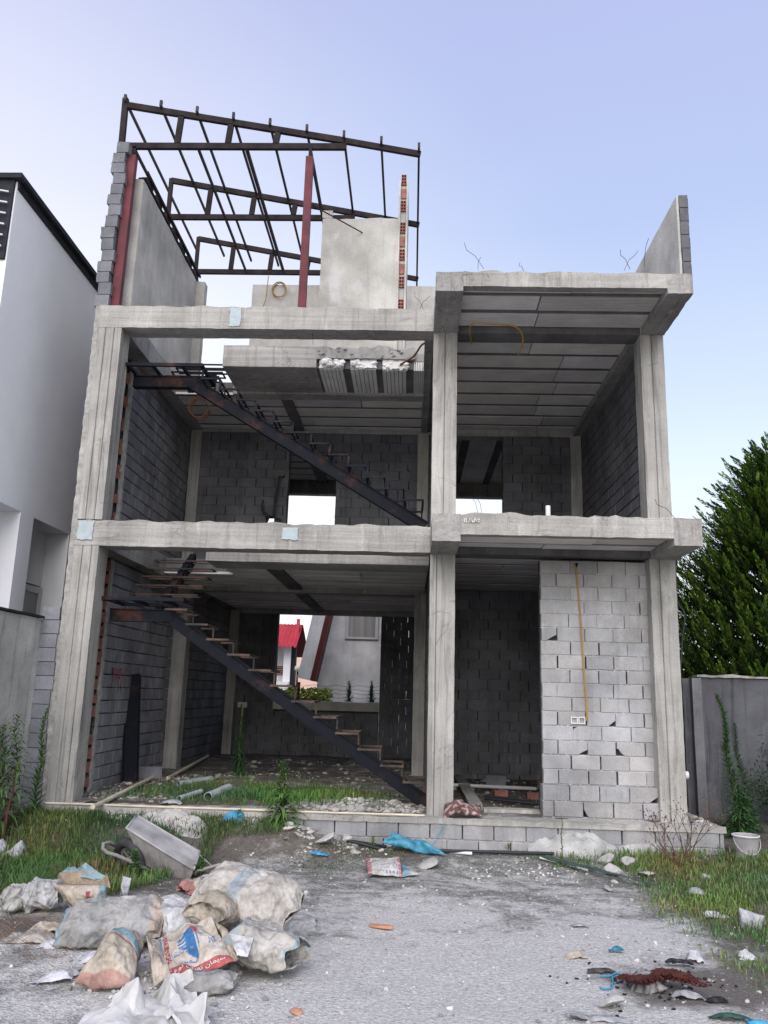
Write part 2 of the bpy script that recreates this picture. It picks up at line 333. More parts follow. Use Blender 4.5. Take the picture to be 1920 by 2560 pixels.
    if core:
        segs = [(0., length, z0, z1)]
        for (p, q, oa, ob) in openings:
            ns = []
            for a, b, c, d in segs:
                if q <= a or p >= b or ob <= c or oa >= d: ns.append((a, b, c, d)); continue
                if p > a: ns.append((a, p, c, d))
                if q < b: ns.append((q, b, c, d))
                if oa > c: ns.append((max(a, p), min(b, q), c, oa))
                if ob < d: ns.append((max(a, p), min(b, q), ob, d))
            segs = ns
        for a, b, c, d in segs:
            if b-a < .01 or d-c < .01: continue
            vs = [P(a, c, depth+.002), P(b, c, depth+.002), P(b, d, depth+.002), P(a, d, depth+.002), P(a, c, depth+.10), P(b, c, depth+.10), P(b, d, depth+.10), P(a, d, depth+.10)]
            mm.add(vs, [(0, 1, 2, 3), (5, 4, 7, 6), (1, 0, 4, 5), (3, 2, 6, 7), (0, 3, 7, 4), (2, 1, 5, 6)], .55)
        mm.build('wall_core', 'block', o)
    return o
def rock_mb(mb, c, s, seed, sub=2, flat=.7, tint=1.0):
    bm = bmesh.new(); bmesh.ops.create_icosphere(bm, subdivisions=sub, radius=1)
    r = random.Random(seed); sc = Vector((r.uniform(.7, 1.3), r.uniform(.7, 1.2), flat*r.uniform(.7, 1.1))); rot = Matrix.Rotation(r.uniform(0, 6.28), 3, 'Z')@Matrix.Rotation(r.uniform(-.5, .5), 3, 'X')
    planes = [(Vector((r.gauss(0, 1), r.gauss(0, 1), r.gauss(0, 1))).normalized(), r.uniform(.55, .85)) for _ in range(9)]
    vs = []
    for v in bm.verts:
        p = v.co.copy()
        for nrm, d in planes:
            k = p.dot(nrm)
            if k > d: p -= nrm*(k-d)
        p *= 1+.12*nz(p, 2.2, seed)
        p = rot@Vector((p.x*sc.x, p.y*sc.y, p.z*sc.z))*s; vs.append(Vector(c)+p)
    fs = [tuple(v.index for v in f.verts) for f in bm.faces]; bm.free()
    mb.add(vs, fs, tint)

# ------------------------------------------------------------------ terrain
def sst(a, b, x): t = min(1, max(0, (x-a)/(b-a))); return t*t*(3-2*t)
def gh(x, y):
    h = .10*sst(-1.4, -.3, y)
    left = 1-sst(2.6, 4.3, x)
    h += left*.24*sst(-1.15, -.45, y+.25*math.sin(x*1.7))
    h += .16*math.exp(-((x-3.4)/.9)**2-((y+.62)/.28)**2)             # soil bank under the rubble
    h += .10*math.exp(-((x-1.9)/1.5)**2-((y+4.0)/1.1)**2)            # heap below the sacks
    h += .05*sst(7.2, 9, x)*sst(-5, -1, y)
    if y > -.15 and -.5 < x < 8.9 and y < 9.6: h = -.25
    h += .020*nz((x, y, 0), .9, 3)+.010*nz((x, y, 0), 3.1, 4)
    if -7 < y < 1: h += .006*nz((x, y, 0), 9, 5)+.004*nz((x, y, 0), 23, 6)
    return h
def gravel_masks(x, y):
    lime = sst(-1.2, -4.5, y)*.55+.45*math.exp(-((x-5.6)/1.6)**2-((y+4.6)/1.6)**2)+.3*math.exp(-((x-5.2)/1.5)**2-((y+1.7)/.8)**2)
    lime *= 1-.8*sst(7.2, 8.2, x); lime *= 1-.9*math.exp(-((x-1.4)/.8)**2-((y+4.5)/.5)**2)
    soil = .6*math.exp(-((y+.72)/.35)**2)*(1-sst(4.6, 5.8, x)*.7)+.8*(1-sst(2.0, 3.2, x))*sst(-3.6, -2.4, y)+.75*sst(6.8, 7.9, x)
    soil += .75*math.exp(-((x-1.7)/.9)**2-((y+4.35)/.42)**2)+1.1*math.exp(-((x-6.9)/.6)**2-((y+4.75)/.45)**2)+.7*math.exp(-((x-3.4)/.5)**2-((y+3.6)/.6)**2)
    return lime, min(1, soil), 0
def axis_pts(a, b, f0, f1, fine, far):
    p = list(np.arange(f0, f1, fine)); q = [f0]; st = fine
    while q[-1] > a: st *= 1.35; q.append(q[-1]-st)
    r = [f1]; st = fine
    while r[-1] < b: st *= 1.35; r.append(r[-1]+st)
    return sorted(q[1:])+p+r
GX = axis_pts(-400, 400, -2.5, 10.5, .055, 0); GY = axis_pts(-60, 600, -7.2, 1.2, .05, 0)
mb = MB(); nx, ny = len(GX), len(GY)
mb.v = [(x, y, gh(x, y)) for y in GY for x in GX]; mb.c = [gravel_masks(x, y) for y in GY for x in GX]
mb.f = [(j*nx+i, j*nx+i+1, (j+1)*nx+i+1, (j+1)*nx+i) for j in range(ny-1) for i in range(nx-1)]
tag(mb.build('ground', 'ground', None, True), kind='structure')
def fh(x, y): return .47+.03*nz((x, y, 0), 1.3, 8)+.012*nz((x, y, 0), 6, 9)+.10*math.exp(-((x-2.1)/.9)**2-((y-3.2)/1.0)**2)+.05*math.exp(-((x-4.2)/.8)**2-((y-.9)/.4)**2)
mb = MB(); XX = np.arange(.0, 8.21, .09); YY = np.arange(.02, 9.4, .09)
mb.v = [(x, y, fh(x, y)-(.06 if y < .1 else 0)) for y in YY for x in XX]; mb.c = [(.1+.3*math.exp(-((x-4.3)/1)**2), .55, 0) for y in YY for x in XX]
mb.f = [(j*len(XX)+i, j*len(XX)+i+1, (j+1)*len(XX)+i+1, (j+1)*len(XX)+i) for j in range(len(YY)-1) for i in range(len(XX)-1)]
tag(mb.build('dirt_floor', 'ground', None, True), kind='structure')

# ------------------------------------------------------------------ the unfinished building
B = thing('unfinished_building', (0, 0, 0), 'unfinished two storey concrete frame house with open front, block walls and bare steel roof frame', 'building')
ZP = .47
def part(mb, name, mat, parent=None, label=None, smooth=False):
    o = mb.build(name, mat, parent or B, smooth)
    if label: o['label'] = label
    return o
# columns
for (x0, x1, y0, y1, z0, z1, gr) in [(0, .36, 0, .36, -.1, 3.915, (.13, .26)), (0.0, .36, .0, .36, 4.285, 7.235, (.12, .25)), (5.03, 5.375, 0, .34, .3, 3.90, (5.12,)), (5.03, 5.375, 0, .34, 4.25, 7.21, (5.2,)),
                                    (8.04, 8.385, 0, .34, .3, 3.885, (8.17,)), (8.04, 8.375, 0, .34, 4.25, 7.205, (8.2,)),
                                    (.10, .38, 4.8, 5.12, .3, 3.9, ()), (.16, .38, 4.8, 5.1, 4.3, 7.2, ()), (.28, .52, 8.95, 9.2, .3, 3.9, ()), (4.84, 5.10, 4.75, 5.05, .3, 3.9, ()), (4.84, 5.06, 4.75, 5.05, 4.3, 7.2, ()),
                                    (7.93, 8.15, 4.78, 5.08, 4.3, 7.2, ())]:
    part(rbox(x0, x1, y0, y1, z0, z1, .007, .1, groove=gr), 'column', 'conc_z')
# beams
part(rbox(-.01, 5.03, -.006, .34, 3.905, 4.275, .012, .1, rag=.03), 'beam', 'conc_x', label='lower front beam with stained board marked face')
part(rbox(0, 5.03, -.004, .35, 7.225, 7.575, .012, .1, rag=.03), 'beam', 'conc_x', label='upper front beam below the roof frame')
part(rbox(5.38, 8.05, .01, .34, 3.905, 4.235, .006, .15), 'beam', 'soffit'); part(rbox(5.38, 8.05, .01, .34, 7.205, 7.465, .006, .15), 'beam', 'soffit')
for bx in ((-.02, .365, 4.81, 9.4, 3.9, 4.26), (-.02, .365, 4.81, 9.4, 7.2, 7.5), (-.02, .055, .36, 4.8, 3.92, 4.27), (-.02, .055, .36, 4.8, 7.23, 7.57), (8.06, 8.38, .345, 9.4, 3.9, 4.22), (7.985, 8.40, .345, 9.4, 7.325, 7.48)):
    mb = MB(); mb.box(*bx); mb.build('side_slab', 'soffit', B)
# cantilever balconies
for (yf, zb, zt, z2, rg) in ((-1.03, 3.885, 4.25, 3.975, .05), (-1.28, 7.20, 7.49, 7.275, .03)):
    part(rbox(5.025, 5.385, yf, 0.0, zb, zt-.01, .012, .09), 'bracket_beam', 'conc_y')
    part(rbox(8.06, 8.415 if zb < 5 else 8.39, yf, 0.0, zb, zt-.01, .012, .09), 'bracket_beam', 'conc_y')
    part(rbox(5.385, 8.06, yf+.004, yf+.14, z2, zt, .012, .09, rag=rg), 'edge_beam', 'conc_x')
# left depth beams, mid row and back beams
part(rbox(.06, .37, .36, 4.8, 3.92, 4.27, .008, .15), 'beam', 'conc_y'); part(rbox(.06, .37, .36, 4.8, 7.23, 7.57, .008, .15), 'beam', 'conc_y')
part(rbox(0.37, 5.03, 4.8, 5.12, 3.88, 4.02, .006, .3), 'beam', 'conc_x'); part(rbox(.37, 8.0, 4.80, 5.1, 7.17, 7.32, .006, .3), 'beam', 'conc_x')
part(rbox(7.98, 8.20, .34, 4.8, 7.19, 7.32, .006, .3), 'beam', 'conc_y'); part(rbox(4.9, 5.03, .34, 9.2, 7.22, 7.30, .006, .4), 'beam', 'conc_y')
part(rbox(.3, 8.3, 9.2, 9.45, 3.86, 4.3, .006, .4), 'beam', 'conc_x'); part(rbox(.3, 8.3, 9.2, 9.45, 6.96, 7.6, .006, .4), 'beam', 'conc_x')
# slabs with foam block ceilings
def ceiling(x0, x1, y0, y1, zc, zt, along='x', pitch=.58, first=0., joist=.11, cracks=1, front=0):
    mb = MB(); mb.box(x0, x1, y0, y1, zc+.05, zt)
    sl = part(mb, 'slab', 'soffit'); a0, a1 = (y0, y1) if along == 'x' else (x0, x1); c0, c1 = (x0, x1) if along == 'x' else (y0, y1)
    jm = MB(); p = a0+first; strips = []
    if first > .02: strips.append((a0, a0+first-joist))
    while p < a1-.02:
        j0, j1 = max(a0, p-joist), min(a1, p)
        if j1 > j0:
            if along == 'x': jm.box(c0, c1, j0, j1, zc+.012, zc+.05)
            else: jm.box(j0, j1, c0, c1, zc+.012, zc+.05)
        q = min(a1, p+pitch-joist)
        if q-p > .05: strips.append((p, q))
        p += pitch
    jm.build('joist', 'soffit', sl)
    for (s0, s1) in strips:
        cut = random.uniform(.3, .75); L = [(c0, c0+(c1-c0)*cut), (c0+(c1-c0)*cut+.012, c1)] if c1-c0 > 1.2 else [(c0, c1)]
        for (e0, e1) in L:
            fm = MB(); ng = max(2, int((s1-s0)/.075)); zz = zc+random.uniform(-.006, .006); prof = []
            for g in range(ng):
                u0 = s0+.006+(s1-s0-.012)*g/ng; u1 = s0+.006+(s1-s0-.012)*(g+1)/ng
                prof += [(u0+.006, 0), (u1-.008, 0), (u1-.006, .016), (u1+.004, .016)]
            prof[-1] = (prof[-1][0]-.004, .0)
            vs = []; fs = []; n = len(prof)
            for ee in (e0+random.uniform(0, .006), e1-random.uniform(0, .006)):
                for (u, d) in prof: vs.append((ee, u, zz+d) if along == 'x' else (u, ee, zz+d))
            fs = [(i, n+i, n+i+1, i+1) if along == 'x' else (i, i+1, n+i+1, n+i) for i in range(n-1)]
            b = len(vs)
            for ee in (e0, e1):
                for u in (prof[0][0], prof[-1][0]): vs.append((ee, u, zz+.046) if along == 'x' else (u, ee, zz+.046))
            fs += [(b, b+1, b+3, b+2)]
            for k, base in ((0, 0), (1, n)): fs.append(tuple(range(base, base+n))+(b+2*k+1, b+2*k))
            fs += [(0, b, b+2, n), (n-1, 2*n-1, b+3, b+1)]
            w = random.uniform(.78, 1.08); fm.add(vs, fs, (w, w*random.uniform(.96, 1.0), w*random.uniform(.92, 1.02))); fm.build('foam_panel', 'foam', sl)
    return sl
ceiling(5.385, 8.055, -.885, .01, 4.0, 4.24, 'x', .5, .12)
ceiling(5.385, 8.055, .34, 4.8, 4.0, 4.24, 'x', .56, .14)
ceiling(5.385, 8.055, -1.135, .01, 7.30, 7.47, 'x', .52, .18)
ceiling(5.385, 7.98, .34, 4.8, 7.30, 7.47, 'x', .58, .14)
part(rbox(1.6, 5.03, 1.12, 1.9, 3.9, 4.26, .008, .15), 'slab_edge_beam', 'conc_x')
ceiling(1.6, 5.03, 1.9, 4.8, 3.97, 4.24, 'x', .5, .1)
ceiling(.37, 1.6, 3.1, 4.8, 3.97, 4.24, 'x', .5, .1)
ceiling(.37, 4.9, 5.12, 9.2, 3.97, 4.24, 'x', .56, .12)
mb = MB(); mb.box(2.36, 2.62, 1.9, 4.8, 3.93, 3.99); mb.box(2.36, 2.60, 5.12, 9.2, 3.93, 3.99); part(mb, 'stiffener_beam', 'soffit')
# upper landing slab (mezzanine) with its broken end
part(rbox(1.57, 3.13, 1.38, 2.54, 7.2, 7.575, .008, .12), 'landing_slab', 'conc_x', label='solid landing slab end with smooth concrete face')
part(rbox(1.5, 4.92, 2.54, 2.82, 7.16, 7.5, .008, .15), 'beam', 'conc_x')
ms = MB(); ms.box(3.13, 5.03, 1.46, 2.54, 7.36, 7.5)
rb = rbox(3.12, 4.75, 1.38, 1.62, 7.37, 7.56, .035, .05, rag=.07, mb=ms); br = part(rb, 'broken_slab', 'conc_n', label='broken slab end with crumbled concrete and exposed foam')
for i, (xa, xb) in enumerate(((3.17, 3.57), (3.69, 4.12), (4.22, 4.62), (4.74, 4.92))):
    fm = MB(); ng = 6
    for g in range(ng): fm.box(xa+(xb-xa)*g/ng, xa+(xb-xa)*(g+1)/ng-.008, 1.47, 2.54, 7.2, 7.36, random.uniform(.9, 1.05))
    fm.build('foam_panel', 'foam', br)
    if i < 3:
        fm = MB(); rbox(xa, xb, 1.42, 1.5, 7.22, 7.37, .03, .035, mb=fm)
        for q in range(16): rock_mb(fm, (random.uniform(xa, xb), 1.40+.03*i+random.uniform(-.02, .03), random.uniform(7.24, 7.35)-.02*i), random.uniform(.04, .075), q*7+i, 2, .8)
        fm.build('foam_chunk', 'foam_white', br)
jm = MB()
for xa, xb in ((3.57, 3.69), (4.12, 4.22), (4.62, 4.74), (3.13, 3.17)): jm.box(xa, xb, 1.46, 2.54, 7.215, 7.38)
jm.build('joist', 'soffit', br)
rm = MB()
for k in range(26):
    c = (random.uniform(3.15, 4.6), random.uniform(1.36, 1.42), random.uniform(7.37, 7.55)); rock_mb(rm, c, random.uniform(.02, .05), k, 1, .8)
tag(rm.build('crumbled_concrete', 'conc_n', br), kind='stuff')
ceiling(.37, 4.9, 2.82, 4.8, 7.25, 7.48, 'x', .55, .16)
mb = MB(); mb.box(2.3, 2.5, 2.82, 4.8, 7.21, 7.27); part(mb, 'stiffener_beam', 'soffit')
ceiling(.37, 4.9, 5.1, 9.2, 7.3, 7.5, 'x', .56, .16)
ceiling(5.03, 8.0, 5.1, 9.2, 7.3, 7.5, 'y', .75, .16, joist=.16)
mb = MB(); mb.box(2.3, 2.55, 5.1, 9.2, 7.26, 7.32); part(mb, 'stiffener_beam', 'soffit')
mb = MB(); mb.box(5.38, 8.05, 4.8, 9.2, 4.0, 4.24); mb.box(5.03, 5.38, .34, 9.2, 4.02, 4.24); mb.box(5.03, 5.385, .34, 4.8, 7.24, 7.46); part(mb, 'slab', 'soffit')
# block walls
D = dict
blocks('block_wall', (.12, 4.8, 0), (0, -1, 0), (1, 0, 0), 3.52, .40, 3.90, B, dark_bed=True, gap=.014, cmul=1.75)  # higher cmul paints this front stretch as reached by daylight
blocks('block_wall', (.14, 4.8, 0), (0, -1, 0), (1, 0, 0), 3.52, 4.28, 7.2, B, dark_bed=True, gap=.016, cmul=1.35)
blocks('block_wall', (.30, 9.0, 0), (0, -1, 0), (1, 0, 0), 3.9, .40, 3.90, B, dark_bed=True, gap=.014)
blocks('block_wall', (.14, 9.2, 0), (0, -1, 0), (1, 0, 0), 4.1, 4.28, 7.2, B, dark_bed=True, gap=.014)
mb = MB(); mb.box(-.02, .01, .36, 1.30, .3, 7.25); part(mb, 'gap_dark_panel', 'block')  # panel added so the gap behind the column stays dark
for k in range(17):
    z = .52+k*.2; mb = MB()
    if random.random() < .85: mb.box(.03, .10, 1.22+random.uniform(-.02, .01), 1.27, z, z+random.uniform(.12, .17)); part(mb, 'edge_brick', 'brick')
for k in range(7):
    mb = MB(); z = 4.4+k*.4; mb.box(.04, .11, 1.22+random.uniform(-.02, .01), 1.27, z, z+random.uniform(.14, .26)); part(mb, 'edge_brick', 'brick')
mm = MB(); rbox(.085, .125, 1.215, 1.29, .42, 3.9, .02, .06, mb=mm); rbox(.09, .145, 1.215, 1.29, 4.3, 7.2, .02, .06, mb=mm); part(mm, 'mortar_edge', 'mortar')
# ground floor right bay
blocks('block_wall', (8.04, 4.82, 0), (-1, 0, 0), (0, -1, 0), 3.0, .38, 4.0, B, cmul=1.8)  # cmul paints this wall as catching light from the open bay
hs = [(8.04-6.95, 0, 0)]
blocks('block_wall', (8.05, .2, 0), (-1, 0, 0), (0, -1, 0), 1.48, .87, 3.87, B, mat='block_pale', pu=.385, pz=.1875, ph=.12, jit=.007,
       holes=((1.3, 2.9, (0, .14, .08)), (.62, 1.66, (0, .10, .08)), (.3, 1.3, (1, .10, .10)), (1.05, 1.35, (0, .13, .07))), gap=.010)
blocks('block_wall', (8.05, .08, 0), (-1, 0, 0), (0, -1, 0), 1.51, .47, .87, B, mat='block_pale', pu=.385, pz=.2, ph=.2, depth=.2, holes=((.35, .7, (0, .12, .08)), (.62, .55, (1, .07, .09))), cmul=.86)
blocks('block_wall', (5.06, .8, 0), (0, 1, 0), (-1, 0, 0), 8.3, .38, 3.98, B, dark_bed=True)
blocks('block_wall', (8.15, .4, 0), (0, 1, 0), (-1, 0, 0), 8.7, .38, 3.98, B, dark_bed=True)
# back wall of the ground floor, window opening and open head joints
blocks('block_wall', (4.02, 9.22, 0), (-1, 0, 0), (0, -1, 0), 3.9, .38, 3.9, B, openings=((0, 2.56, 1.54, 3.86),))
blocks('block_wall', (5.06, 9.22, 0), (-1, 0, 0), (0, -1, 0), 1.03, .38, 3.9, B, core=False, depth=.12, gap=.0045, jit=.001, pu=.36)
sl = rbox(1.44, 4.02, 9.18, 9.44, 1.54, 1.75, .008, .12, rag=.02); part(sl, 'window_sill', 'plaster')
mb = MB(); mb.box(5.06, 8.3, 9.25, 9.42, .3, 3.9); part(mb, 'back_wall', 'block')
# upper floor
blocks('block_wall', (4.86, 4.82, 0), (-1, 0, 0), (0, -1, 0), 4.5, 4.26, 7.17, B, openings=((1.67, 2.64, 4.2, 6.83), (2.9, 3.06, 5.18, 5.40)), holes=((1.1, 5.1, (1, .1, .1)), (3.1, 6.2, (0, .08, .08))))
blocks('block_wall', (7.93, 4.82, 0), (-1, 0, 0), (0, -1, 0), 1.36, 4.26, 7.17, B)
mb = MB(); mb.box(5.06, 5.55, 4.84, 4.98, 4.26, 7.17); part(mb, 'block_wall', 'block')
blocks('block_wall', (8.17, .34, 0), (0, 1, 0), (-1, 0, 0), 8.9, 4.26, 7.25, B, dark_bed=True, gap=.015)
mb = MB()
mb.box(.2, 1.0, 9.25, 9.4, 4.28, 6.96); mb.box(1.0, 7.6, 9.25, 9.4, 4.28, 5.1); mb.box(3.6, 5.3, 9.25, 9.4, 5.1, 6.96); mb.box(7.6, 8.3, 9.25, 9.4, 4.28, 6.96); part(mb, 'back_wall', 'block')
mb = MB(); mb.box(5.0, 5.12, 5.1, 9.25, 4.28, 7.3); part(mb, 'partition', 'block')
# mortar skin down the outer edge of the left column
part(rbox(-.075, .0, .02, .3, .2, 7.6, .022, .05), 'mortar_skin', 'mortar')
# roof storey walls
part(rbox(.10, .30, .42, 3.95, 7.575, 10.02, .006, .18, rag=.02), 'parapet_wall', 'plaster', label='left roof storey wall plastered on its inner face')
part(rbox(.30, .47, 3.8, 4.0, 7.5, 10.02, .012, .12), 'parapet_wall', 'plaster')
part(rbox(1.36, 5.3, 4.2, 4.38, 7.5, 10.18, .008, .2), 'back_parapet', 'plaster')
z = 7.58; k = 0; st = MB()
while z < 10.32:
    h = random.uniform(.17, .2); lean = -.10+.03*math.sin(k*1.9)+(.03 if z > 9.0 else 0)+random.uniform(-.012, .012); w = .19 if k % 3 else .215
    rbox(lean, lean+w, .02, .36, z+.008, z+h, .012, .05, mb=st, c=random.uniform(1.1, 1.5)); z += h+.004; k += 1
part(st, 'block_stack', 'block', label='ragged end of the left roof storey wall, blocks stepped and cracked')
part(rbox(3.11, 4.42, 1.45, 1.60, 7.5, 9.98, .006, .1, rag=.035), 'plaster_panel', 'plaster')
mb = MB(); rbox(3.10, 3.28, 1.45, 1.6, 9.99, 10.13, .02, .05, mb=mb); part(mb, 'plaster_panel', 'plaster')
pm = MB(); rbox(4.42, 4.45, 1.44, 2.6, 7.5, 10.72, .006, .12, mb=pm); rbox(4.55, 4.58, 1.44, 2.6, 7.5, 10.74, .006, .12, mb=pm); rbox(4.45, 4.55, 1.5, 2.6, 7.5, 10.75, .004, .2, mb=pm); wp = part(pm, 'partition_wall', 'plaster', label='narrow roof storey wall whose end shows hollow clay bricks')
z = 7.78; k = 0
while z < 10.7:
    bb = MB(); hh = MB()
    if k % 2 == 0:
        bb.box(4.456, 4.544, 1.462, 1.5, z, z+.19)
        for a in range(2):
            for q in range(3): hh.box(4.464+a*.042, 4.494+a*.042, 1.4585, 1.47, z+.018+q*.062, z+.058+q*.062)
    elif k % 6 != 3: rbox(4.46, 4.54, 1.465+random.uniform(0, .02), 1.5, z+.03, z+.22, .012, .04, mb=bb)
    if k % 6 == 3: z += .2; k += 1; continue
    nb = len(bb.f); bb.add(hh.v, hh.f); bo = bb.build('hollow_brick', 'brick', wp); bo.data.materials.append(M['brick_in'])
    for q in range(nb, len(bb.f)): bo.data.polygons[q].material_index = 1
    z += .22 if k % 2 == 0 else .29; k += 1
part(rbox(8.26, 8.29, -1.2, 5.8, 7.48, 8.68, .006, .2), 'parapet_wall', 'plaster')
blocks('parapet_end', (8.41, -1.22, 0), (-1, 0, 0), (0, -1, 0), .12, 7.49, 8.69, B, depth=.1)
blocks('block_wall', (8.415, 5.8, 0), (0, -1, 0), (1, 0, 0), 7.0, 7.49, 8.66, B, depth=.1, core=False)
# plinth
blocks('plinth', (8.73, -.30, 0), (-1, 0, 0), (0, -1, 0), 8.85, -.17, .40, B, mat='block_pale', pu=.40, pz=.19, ph=.05, gap=.012, cmul=.86)
pc = rbox(-.15, 8.75, -.32, .03, .395, .465, .014, .08, rag=.02); part(pc, 'plinth_cap', 'conc_x')
part(rbox(8.55, 8.8, .04, 3.0, .1, .44, .03, .1), 'plinth_cap', 'conc_y')
part(rbox(5.62, 5.80, .5, 4.6, .35, .55, .012, .1), 'floor_curb', 'conc_y'); part(rbox(5.80, 6.55, .28, .46, .35, .52, .012, .1), 'floor_curb', 'conc_x')
# paper scraps stuck to beams, board patches
for (u, v, w, h, Y, m_) in ((588, 792, .17, .30, -.018, 'patch_blue'), (725, 1334, .22, .17, -.022, 'patch_blue'), (213, 1325, .22, .27, -.022, 'patch_blue')):
    p = aY(u, v, Y); mb = MB(); n = 7; vs = []; fs = []
    for j in range(n+1):
        for i in range(n+1):
            x = (i/n-.5)*w; z = (j/n-.5)*h; k = .012 if i in (0, n) or j in (0, n) else 0
            vs.append((p.x+x+k*nz((x, z, v), 30)*2, Y+.004*nz((x, z, v), 14), p.z+z+k*nz((z, x, v), 30)*2))
    fs = [(j*(n+1)+i, j*(n+1)+i+1, (j+1)*(n+1)+i+1, (j+1)*(n+1)+i) for j in range(n) for i in range(n)]
    mb.add(vs, fs); o = part(mb, 'paper_patch', m_)
    o.modifiers.new('s', 'SOLIDIFY').thickness = .003
# strokes helper (flat ribbons)
def strokes(name, lines, toP, w, mat, parent, off):
    mb = MB()
    for ln in lines:
        for a, b in zip(ln[:-1], ln[1:]):
            A = Vector(toP(*a)); Bq = Vector(toP(*b)); d = (Bq-A)
            if d.length < 1e-6: continue
            d.normalize(); s = d.cross(Vector(off)).normalized()*w/2; e_ = d*w*.3; o_ = Vector(off)*.003
            mb.add([A-s-e_+o_, Bq-s+e_+o_, Bq+s+e_+o_, A+s-e_+o_], [(0, 1, 2, 3)])
    return mb.build(name, mat, parent)
G = lambda u, v: aX(250+u*120/1659, 1640+v*120/1659, .128)
strokes('red_graffiti', [[(470, 430), (420, 450), (410, 560), (440, 610), (470, 560), (475, 440), (430, 690), (425, 800), (395, 1050)], [(550, 420), (510, 760)], [(600, 440), (570, 760)],
    [(690, 440), (650, 520), (640, 740), (680, 770), (710, 640), (715, 480), (690, 440)], [(770, 460), (760, 640), (780, 710), (840, 640), (850, 460)], [(660, 780), (640, 1150)], [(725, 780), (700, 1190)], 
    [(455, 440), (445, 600)], [(900, 440), (905, 560), (930, 450)]], G, .022, 'mark_red', B, (1, 0, 0))
strokes('red_graffiti', [[(1310, 550), (1290, 850), (1270, 1150)]], G, .022, 'mark_red', B, (1, 0, 0))
G2 = lambda u, v: aY(1060+u*260/1659, 1260+v*260/1659, -1.045)
strokes('scratched_number', [[(645, 230), (645, 285)], [(672, 225), (672, 290)], [(735, 232), (705, 240), (735, 262), (705, 285)], [(760, 240), (775, 235), (780, 255), (755, 285), (785, 285)], [(800, 285), (815, 225)],
    [(845, 235), (825, 260), (845, 285), (865, 260), (845, 235)], [(875, 235), (890, 260), (870, 290)]], G2, .014, 'mark_white', B, (0, -1, 0))
# socket box in the block panel
sb = MB(); c = aY(1445, 1801, .19)
for k in (-1, 1):
    x = c.x+.05*k
    sb.box(x-.045, x+.045, .175, .26, c.z-.045, c.z-.033); sb.box(x-.045, x+.045, .175, .26, c.z+.033, c.z+.045); sb.box(x-.045, x-.033, .176, .259, c.z-.033, c.z+.033); sb.box(x+.033, x+.045, .176, .259, c.z-.033, c.z+.033)
part(sb, 'socket_box', 'white_pvc')
# ------------------------------------------------------------------ steel stairs (parts: staircase > tread, landing_frame)
def tread_mb(x0, x1, y0, y1, z, w=.026, h=.028, slat=True):
    mb = MB(); mb.bar((x0, y0, z), (x1, y0, z), w, h); mb.bar((x0, y1, z), (x1, y1, z), w, h)
    mb.bar((x0+w/2, y0, z-.001), (x0+w/2, y1, z-.001), w, h-.004); mb.bar((x1-w/2, y0, z-.001), (x1-w/2, y1, z-.001), w, h-.004)
    return mb
def channel(mb, a, b, w=.09, h=.17):
    a = Vector(a); b = Vector(b); mb.bar(a, b, w, h); d = (b-a).normalized(); up = Vector((0, -1, 0)).cross(d); up = up if up.z > 0 else -up
    for s in (-1, 1): mb.bar(a+up*s*(h/2), b+up*s*(h/2), w+.05, .014)
def stair(x_lo, z_lo, x_hi, z_hi, zl_c, first_x, first_z, dx, dz, n, tw, xl, land_z, label, risers):
    mb = MB(); mb.box(x_hi-.10, x_hi+.09, .648, .752, z_hi-.075, z_hi+.08); channel(mb, (x_lo, .7, z_lo), (x_hi, .7, z_hi)); channel(mb, (x_hi+.02, .7, z_hi), (xl, .7, z_hi))
    st = part(mb, 'staircase', 'steel', label=label)
    for i in range(n):
        xr = first_x-dx*i; z = first_z+dz*i; tm = tread_mb(xr-tw, xr, .32, 1.10, z)
        if risers:
            tm.bar((xr-tw+.02, .33, z+.02), (xr-tw+.02, .33, z+dz-.02), .03, .03); tm.bar((xr-tw+.02, 1.09, z+.02), (xr-tw+.02, 1.09, z+dz-.02), .03, .03)
        xs = xr-tw*.08; zb = z_lo+(z_hi-z_lo)*(x_lo-xs)/(x_lo-x_hi); tm.bar((xs, .78, zb+.02), (xs, .78, z-.01), .022, .022)
        tm.build('tread', 'steel' if risers else 'tread', st)
    lm = tread_mb(xl, xl+1.18, .30, 1.12, land_z, .05, .05); lm.bar((xl+.4, .32, land_z), (xl+.4, 1.1, land_z), .04, .04); lm.bar((xl+.85, .32, land_z), (xl+.85, 1.1, land_z), .04, .04)
    lm.build('landing_frame', 'steel', st); return st
s1_ = stair(5.02, .53, 1.22, 3.0, 3.0, 5.03, .82, .312, .204, 12, .32, .37, 3.2, 'lower steel stair rising left to a landing beside the left wall', False)
for i in range(5):
    y = 1.28+.27*i; z = 3.38+.175*i; tread_mb(.40, 1.48, y, y+.27, z, .022, .024).build('tread', 'tread', s1_)
    mm = MB(); mm.box(.88, 1.02, y+.05, y+.2, z-.17, z-.02); mm.build('riser_post', 'steel', s1_)
mm = MB(); mm.bar((.95, 1.1, 3.12), (.95, 2.8, 4.2), .1, .16); mm.build('stringer', 'steel', s1_)
s2_ = stair(4.95, 4.40, 1.28, 6.63, 6.6, 4.93, 4.73, .283, .166, 12, .29, .37, 6.76, 'upper steel stair rising left to a landing under the roof', True)
for i in range(4):
    y = 1.10+.22*i; z = 6.90+.16*i; tread_mb(.74, 1.60, y, y+.24, z, .022, .024).build('tread', 'steel', s2_)
mm = MB(); mm.bar((1.15, 1.1, 6.7), (1.15, 2.5, 7.45), .1, .16); mm.build('stringer', 'steel', s2_)
